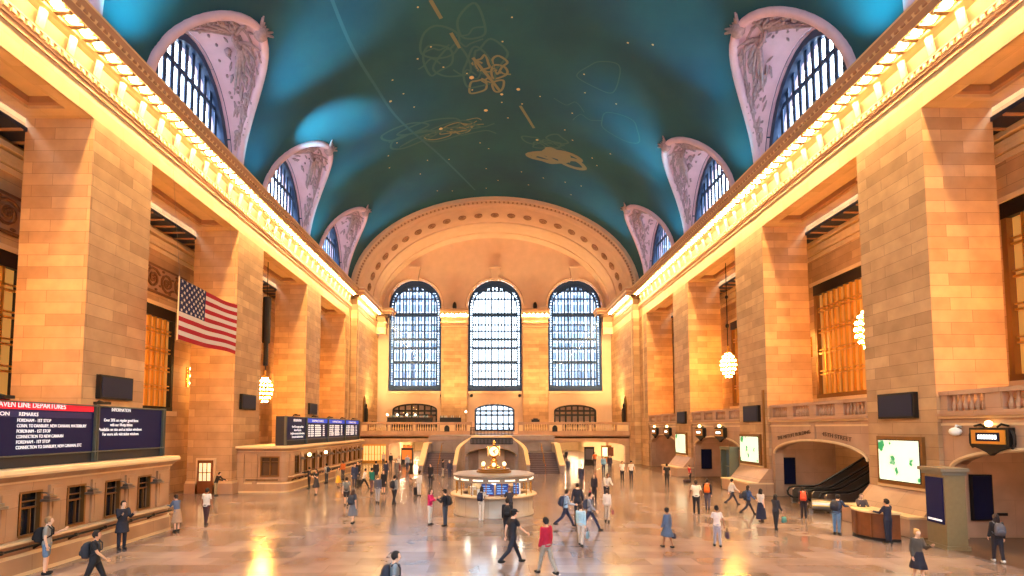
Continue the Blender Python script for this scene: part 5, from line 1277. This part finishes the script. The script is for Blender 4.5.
def fuse(mb, vox, sm=2):
    me = mb.mesh('tmp', [], True, True)
    o = bpy.data.objects.new('tmp', me); C.objects.link(o)
    r = o.modifiers.new('r', 'REMESH'); r.mode = 'VOXEL'; r.voxel_size = vox; r.use_smooth_shade = True
    s_ = o.modifiers.new('s', 'SMOOTH'); s_.iterations = sm; s_.factor = .5
    return o
def rot_x(v, a):  # swing a vector about the side axis: positive a = forward (+y)
    c, s_ = math.cos(a), math.sin(a); return Vector((v.x, v.y*c-v.z*s_, v.z*c+v.y*s_))
rad = math.radians
def person(x, y, label, h=1.72, face=0, sex='m', stride=0, arms=((8, 15), (-8, 15)), abd=6, lean=0, top=(60, 60, 70), sleeve='long', bottom=(40, 44, 60),
           kind='trousers', shoes=(30, 28, 28), hair=(36, 26, 22), hstyle='short', sk=0, pack=None, coat=None, sit=False, head=0, z=0, vox=.02, bag=None, extra=None):
    """face: heading in degrees, 0 = away from the camera (+Y), 90 = towards +X; stride in degrees of hip swing"""
    S = h/1.72; wide = 1.0 if sex == 'm' else .9
    # ------- legs
    hip = [Vector((-.09*wide, 0, .90)), Vector((.09*wide, 0, .90))]
    def leg(side, a, kb):
        H = hip[side]; K = H+rot_x(Vector((0, 0, -.42)), rad(a)); A = K+rot_x(Vector((0, 0, -.41)), rad(a-kb)); return H, K, A
    if sit: LG = [leg(0, 78, 80), leg(1, 84, 86)]
    else:
        LG = [leg(0, stride, max(2, stride*.12)), leg(1, -stride*.85, abs(stride)*.9+2)] if stride >= 0 else [leg(0, stride*.85, abs(stride)*.9+2), leg(1, -stride, max(2, -stride*.12))]
    feet = [(L_[2], L_) for L_ in LG]
    low = min(L_[2].z for L_ in LG)-.075
    dz = -low
    off = Vector((0, 0, dz))
    LG = [tuple(p+off for p in L_) for L_ in LG]
    ln = rad(lean)
    pel = Vector((0, 0, .95))+off
    def up(v): return pel+rot_x(Vector(v)-Vector((0, 0, .95)), -ln)     # torso points lean forward from the pelvis
    shw = .168 if sex == 'm' else .148
    sh = [up((-shw, 0, 1.41)), up((shw, 0, 1.41))]
    AR = []
    for i, (sa, eb) in enumerate(arms):
        sg = -1 if i == 0 else 1
        ab = rad(abd[i] if hasattr(abd, '__len__') else abd)
        d1 = Vector((sg*math.sin(ab), 0, -math.cos(ab))); d1 = rot_x(d1, rad(sa)-ln*.3)
        E_ = sh[i]+d1*.29
        d2 = Vector((sg*math.sin(ab*.4)*(1 if eb < 60 else -.9), 0, -math.cos(ab*.4))); d2 = rot_x(d2.normalized(), rad(sa+eb)-ln*.3)
        W = E_+d2*.25; AR.append((sh[i], E_, W, d2))
    nk = up((0, .0, 1.47)); hd = up((0, .03, 1.60))
    hr = rad(head)
    def HP(v):   # head-local to body-local (turned about z)
        v = Vector(v); return hd+Vector((v.x*math.cos(hr)-v.y*math.sin(hr), v.x*math.sin(hr)+v.y*math.cos(hr), v.z))
    # ------- one continuous body
    b = MB()
    tor = [((0, 0, .86), .135, .10), ((0, 0, .94), .165*wide+.005, .115), ((0, 0, 1.06), .138*wide, .098), ((0, .0, 1.2), .155*wide, .108), ((0, 0, 1.32), .16*wide, .105), ((0, 0, 1.40), .148*wide, .085), ((0, 0, 1.45), .08, .07)]
    def trunk(mb, tr, grow=0, seg=14):
        mb.loft([[tuple(up((rx*0+(rx+grow)*math.cos(2*PI*k/seg), (ry+grow)*math.sin(2*PI*k/seg), c[2]))) for k in range(seg)] for c, rx, ry in tr])
    trunk(b, tor)
    capsule(b, up((0, -.005, 1.43)), up((0, .015, 1.54)), .058, .055)
    b.sphere(tuple(hd+Vector((0, 0, .02))), (.078, .098, .105), 14, 10)
    j = HP((0, .03, -.06)); b.sphere(tuple(j), (.055, .062, .062), 10, 7)
    for sg in (-1, 1): b.sphere(tuple(HP((sg*.08, -.005, .0))), (.016, .026, .034), 6, 5)
    capsule(b, HP((0, .09, .02)), HP((0, .112, -.018)), .012, .019, 6)
    for H, K, A in LG:
        capsule(b, H, K, .086*wide+.004, .055); capsule(b, K, A, .056, .038)
        capsule(b, K+(A-K)*.25-Vector((0, .012, 0)), K+(A-K)*.5, .05, .042)
        b.sphere(tuple(A+Vector((0, .05, -.045))), (.042, .11, .032), 8, 5)
    for i, (s0, e, w_, d2) in enumerate(AR):
        capsule(b, s0, e, .05*wide, .04); capsule(b, e, w_, .04, .028)
        capsule(b, w_+d2*.02, w_+d2*.085, .03, .036, 8, .5)
    body = fuse(b, vox)
    hm = MB()     # fingers and eyes join the same body mesh
    for i, (s0, e, w_, d2) in enumerate(AR):
        sg = -1 if i == 0 else 1
        sd = Vector((0, 1, 0)); sd = (sd-d2*sd.dot(d2)); sd = sd.normalized() if sd.length > .1 else Vector((1, 0, 0))
        nrm = d2.cross(sd).normalized()*(-sg)
        for q in range(4):
            p0 = w_+d2*.08+sd*(.027-.018*q); ll = (.07, .08, .075, .058)[q]
            p1 = p0+d2*ll*.5+nrm*.006; p2 = p1+(d2*.8+nrm*.55)*ll*.5
            capsule(hm, p0, p1, .0088, .0085, 6); capsule(hm, p1, p2, .0085, .007, 6)
        t0 = w_+d2*.03+sd*.028; capsule(hm, t0, t0+d2*.035+sd*.022+nrm*.008, .011, .0095, 6); capsule(hm, t0+d2*.035+sd*.022+nrm*.008, t0+d2*.065+sd*.024+nrm*.02, .0095, .008, 6)
    ey = MB()
    for sg in (-1, 1): ey.sphere(tuple(HP((sg*.03, .088, .022))), (.012, .01, .007), 6, 4, 0)
    ey.sphere(tuple(HP((0, .092, -.055))), (.022, .008, .006), 6, 4, 1)
    parts = []
    # ------- clothes
    G = .012
    if coat: top_c, ext = coat, .62
    else: top_c, ext = top, .9
    c = MB(); z0 = .87 if not coat else .62
    tr = [((0, 0, z0 if not coat else .84), .162*wide, .114)]+[t for t in tor[1:]]
    trunk(c, tr, G)
    if coat: c.loft([[tuple(up((rx*math.cos(2*PI*k/14), ry*math.sin(2*PI*k/14), zz))) for k in range(14)] for zz, rx, ry in ((.6, .23, .2), (.75, .21, .165), (.95, .19, .14))])
    for i, (s0, e, w_, d2) in enumerate(AR):
        if sleeve == 'none': capsule(c, s0, s0+(e-s0)*.1, .055, .05); continue
        capsule(c, s0, s0+(e-s0)*(.62 if sleeve == 'short' else 1), .05*wide+G+.006, .042+G)
        if sleeve == 'long': capsule(c, e, e+(w_-e)*.92, .042+G, .034+G)
    parts.append(('coat' if coat else 'shirt', fuse(c, vox), fab(top_c)))
    if kind in ('trousers', 'shorts'):
        t = MB(); trunk(t, [((0, 0, .84), .13, .10), ((0, 0, .93), .168*wide, .118), ((0, 0, 1.0), .15*wide, .105)], .012)
        for H, K, A in LG:
            if kind == 'shorts': capsule(t, H, H+(K-H)*.75, .1*wide, .085)
            else: capsule(t, H, K, .086*wide+.018, .07); capsule(t, K, K+(A-K)*.93, .07, .056)
        parts.append((kind, fuse(t, vox), fab(bottom)))
    else:
        t = MB(); K0, K1 = LG[0][1], LG[1][1]; A0, A1 = LG[0][2], LG[1][2]
        zb = {'skirt': .42, 'dress': .5, 'longskirt': .16}[kind]
        yc = (K0.y+K1.y)/2; sp = abs(K0.y-K1.y)/2
        t.loft([[(rx*math.cos(2*PI*k/18)*(1+.04*math.cos(6*PI*k/9)), yy+ry*math.sin(2*PI*k/18)*(1+.04*math.cos(6*PI*k/9)), zz+dz*0) for k in range(18)]
                for zz, rx, ry, yy in ((pel.z+.1, .15*wide, .11, 0), (pel.z, .18*wide, .135, 0), (pel.z-.22, .22*wide, .17+sp*.5, yc*.5), (zb+.12, .25*wide, .2+sp, yc), (zb, .27*wide, .22+sp, yc))])
        parts.append(('skirt' if kind != 'dress' else 'dress', fuse(t, vox), fab(bottom)))
    for H, K, A in LG:
        s_ = MB(); s_.sphere(tuple(A+Vector((0, .055, -.04))), (.05, .135, .045), 10, 6); s_.sphere(tuple(A+Vector((0, -.02, -.015))), (.047, .06, .055), 8, 5)
        parts.append(('shoe', s_, fab(shoes)))
    # ------- hair or headgear
    if hstyle != 'bald':
        hh = MB(); gr = 1.14
        n1, n2 = 16, 10; vs = []; fs = []
        for a in range(n2+1):
            p = PI/2-PI*a/n2
            for k in range(n1):
                q = 2*PI*k/n1; vx_, vy_, vz_ = .08*gr*math.cos(p)*math.cos(q), .1*gr*math.cos(p)*math.sin(q)-.008, .107*gr*math.sin(p)+.022
                if vy_ > .045 and vz_ < .06: vy_ = min(vy_, .045); vx_ *= .9
                if vz_ < -.03 and vy_ > -.02: vz_ = -.03
                if vz_ < -.075: vz_ = -.075
                vs.append(tuple(HP((vx_, vy_, vz_))))
        for a in range(n2):
            for k in range(n1): fs.append((a*n1+k, a*n1+(k+1) % n1, (a+1)*n1+(k+1) % n1, (a+1)*n1+k))
        hh.add(vs, fs)
        if hstyle == 'long': hh.loft([[tuple(HP((rx*math.cos(2*PI*k/12), -.045+ry*math.sin(2*PI*k/12), zz))) for k in range(12)] for zz, rx, ry in ((.06, .08, .06), (-.05, .1, .06), (-.16, .11, .05), (-.3, .09, .035))])
        if hstyle == 'bun': hh.sphere(tuple(HP((0, -.09, .1))), (.05, .05, .05), 10, 7)
        if hstyle == 'buns':
            for sg in (-1, 1): hh.sphere(tuple(HP((sg*.085, -.01, .12))), (.058, .058, .058), 10, 7)
        parts.append(('hair', hh, fab(hair)))
        if hstyle == 'cap':
            cp = MB(); cp.loft([[tuple(HP((rx*math.cos(2*PI*k/16), ry*math.sin(2*PI*k/16)-.005, zz))) for k in range(16)] for zz, rx, ry in ((.045, .097, .118), (.09, .094, .112), (.125, .07, .085), (.145, .03, .035))])
            cp.loft([[tuple(HP((.075*math.cos(PI*k/8), .09+rr_*math.sin(PI*k/8), zz))) for k in range(9)] for rr_, zz in ((.0, .055), (.085, .045), (.085, .038), (0, .046))], True, True)
            parts.append(('cap', cp, fab((24, 24, 28))))
    if pack:
        pk = MB()
        for zz, w_, d_ in ((0, 0, 0),):
            rings = []
            for z_, hw, hd_ in ((.98, .1, .05), (1.0, .14, .085), (1.15, .155, .11), (1.3, .145, .1), (1.4, .11, .07), (1.43, .06, .03)):
                rings.append([tuple(up((hw*math.copysign(abs(math.cos(2*PI*k/16))**.6, math.cos(2*PI*k/16)), -.115-hd_+hd_*math.copysign(abs(math.sin(2*PI*k/16))**.6, math.sin(2*PI*k/16)), z_))) for k in range(16)])
            pk.loft(rings)
        for sg in (-1, 1): pk.tube([up((sg*.1, -.1, 1.4)), up((sg*.1, .02, 1.475)), up((sg*.115, .125, 1.36)), up((sg*.13, .12, 1.18)), up((sg*.15, -.1, 1.05))], .022, 6)
        pk.loft([[tuple(up((hw*math.cos(2*PI*k/12), -.33+.02*(q-1), 1.13+hw*.75*math.sin(2*PI*k/12)))) for k in range(12)] for q, hw in ((0, .09), (1, .11), (2, .11))])
        parts.append(('backpack', pk, fab(pack)))
    if extra == 'vest':
        parts.append
    M = Matrix.Translation((x, y, z)) @ Matrix.Rotation(-rad(face), 4, 'Z') @ Matrix.Diagonal((S, S, S, 1))
    JOBS.append((label, (x, y, z), -rad(face), S, body, hm, ey, skin(sk), parts))
    hands = [M @ (w_+d2*.1) for s0, e, w_, d2 in AR]
    if bag:
        HANDBAGS.append((bag, hands, rad(face)))
    return hands
HANDBAGS = []
def finish_people():
    dg = bpy.context.evaluated_depsgraph_get(); dg.update()
    for label, loc, rz, S, body, hm, ey, sm_, parts in JOBS:
        root = bpy.data.objects.new('person', None); C.objects.link(root); root.location = loc; root.rotation_euler = (0, 0, rz); root.scale = (S, S, S)
        tag(root, label, 'person')
        def bake(o):
            me = bpy.data.meshes.new_from_object(o.evaluated_get(dg)); return me
        me = bake(body)
        b = bmesh.new(); b.from_mesh(me)
        m2 = hm.mesh('t', [], True); b.from_mesh(m2)
        n0 = len(b.faces); m3 = ey.mesh('t', [], True); b.from_mesh(m3); b.faces.ensure_lookup_table()
        for k in range(n0, len(b.faces)): b.faces[k].material_index = 1 + (b.faces[k].material_index)
        for f in b.faces: f.smooth = True
        b.to_mesh(me); b.free(); me.materials.clear()
        for m in (sm_, EYE, LIP): me.materials.append(m)
        o = bpy.data.objects.new('body', me); C.objects.link(o); o.parent = root
        for nm, src, mat in parts:
            if isinstance(src, MB): o = src.build(nm, mat, root, True)
            else:
                me = bake(src); me.materials.clear(); me.materials.append(mat)
                for p in me.polygons: p.use_smooth = True
                o = bpy.data.objects.new(nm, me); C.objects.link(o); o.parent = root
    for label, loc, rz, S, body, hm, ey, sm_, parts in JOBS:
        for o in [body]+[s_ for n_, s_, m_ in parts if not isinstance(s_, MB)]: 
            me = o.data; bpy.data.objects.remove(o); bpy.data.meshes.remove(me)
WALK = ((-22, 20), (24, 25)); WALK2 = ((24, 25), (-22, 20)); PHONE = ((25, 95), (28, 92)); STAND = ((3, 12), (-2, 14)); ONEUP = ((25, 95), (-3, 15))
NV, BK, GY, WH = (34, 40, 64), (28, 27, 32), (120, 120, 124), (222, 216, 210)
exec(PEOPLE_SRC)
finish_people()
# ================================================================ LIGHT, SKY, CAMERA
sc = bpy.context.scene
w = bpy.data.worlds.new('sky'); sc.world = w; w.use_nodes = True
bg = w.node_tree.nodes['Background']; bg.inputs[0].default_value = (.72, .86, 1, 1); bg.inputs[1].default_value = SKY_S
WN, WL = w.node_tree.nodes, w.node_tree.links
tc = WN.new('ShaderNodeTexCoord'); sx = WN.new('ShaderNodeSeparateXYZ'); mr = WN.new('ShaderNodeMapRange')
WL.new(tc.outputs['Generated'], sx.inputs[0]); WL.new(sx.outputs[2], mr.inputs[0])     # the overcast sky brightens toward the zenith
mr.inputs['From Min'].default_value = 0; mr.inputs['From Max'].default_value = 1; mr.inputs['To Min'].default_value = SKY_S*.8; mr.inputs['To Max'].default_value = SKY_S*4
WL.new(mr.outputs[0], bg.inputs[1])
def spot(loc, tgt, e, col, size=1.2, r=.3, blend=.6):
    l = bpy.data.lights.new('flood', 'SPOT'); l.energy = e; l.color = col; l.spot_size = size; l.spot_blend = blend; l.shadow_soft_size = r
    o = bpy.data.objects.new('flood', l); C.objects.link(o); o.location = loc
    o.rotation_euler = (Vector(tgt)-Vector(loc)).to_track_quat('-Z', 'Y').to_euler()
CY = (.08, .82, 1)
for s in (-1, 1):
    for c in LUN[s][1:]:
        # cornice floods washing the vault between the lunettes, and small lilac ones on the hoods
        spot((s*16.6, c-7.0, 23.3), (s*18.7, c-8.4, 28), VF*(.42 if 28 < c < 36 else .14), CY, 1.7, .2, 1)
        spot((s*17.7, c+6.9, 23.4), (s*12.5, c+2.5, 33), VF*.8, CY, .8, .25, 1)
        spot((s*18.0, c-4.6, 23.3), (s*17.5, c+3, 28.5), HF, (.82, .72, 1), 1.5, .2, 1)
spot((-17.0, 39.3, 23.4), (-14.4, 43.6, 31.5), VF*4, (.2, .84, 1), .6, .2, 1)
spot((17.2, 52.4, 23.4), (13.4, 46.5, 31.8), VF*1.3, (.1, .82, 1), .62, .3, 1)
spot((-17.2, 39.0, 23.4), (-13.4, 36, 31.8), VF*1.0, (.1, .82, 1), .7, .3, 1)
# warm up-lights on the balcony (end wall) and spots added at cornice height, without fixtures, to brighten the side floors
for x in (-16.5, -6.2, 6.3, 16.5):
    spot((x, 71.5, 5.8), (x, 79, 16), UPE*2, (1, .7, .3), 1.5, .4, 1)
for x in (-12.4, 0, 12.6): spot((x, 72.5, 5.8), (x, 80, 31), UPE*2, (1, .76, .46), .9, .4, 1)
for s_ in (-1, 1): spot((s_*13, 74, 5.8), (s_*18.2, 72.5, 15), UPE*.8, (1, .7, .3), 1.7, .4, 1)
for s_ in (-1, 1):
    for y in (18, 25, 32, 39, 46, 54): spot((s_*17.9, y, 21.8), (s_*12.6, y+1, 0), DWN*(1.0 if s_ > 0 else .6), (1, .6, .22), .52, .3, 1)
cam = bpy.data.cameras.new('camera'); co = bpy.data.objects.new('camera', cam); C.objects.link(co)
co.location = (-.4, 0, 4.7); co.rotation_euler = (math.radians(90+3.5), 0, 0)
cam.sensor_width = 36; cam.lens = 516/1024*36; cam.shift_x = (512-492)/1024; cam.shift_y = (396.4-288)/1024; cam.clip_end = 500
sc.camera = co
sc.view_settings.view_transform = 'Standard'; sc.view_settings.look = 'None'; sc.view_settings.gamma = 1; sc.view_settings.use_curve_mapping = False
sc.view_settings.exposure = EXPO
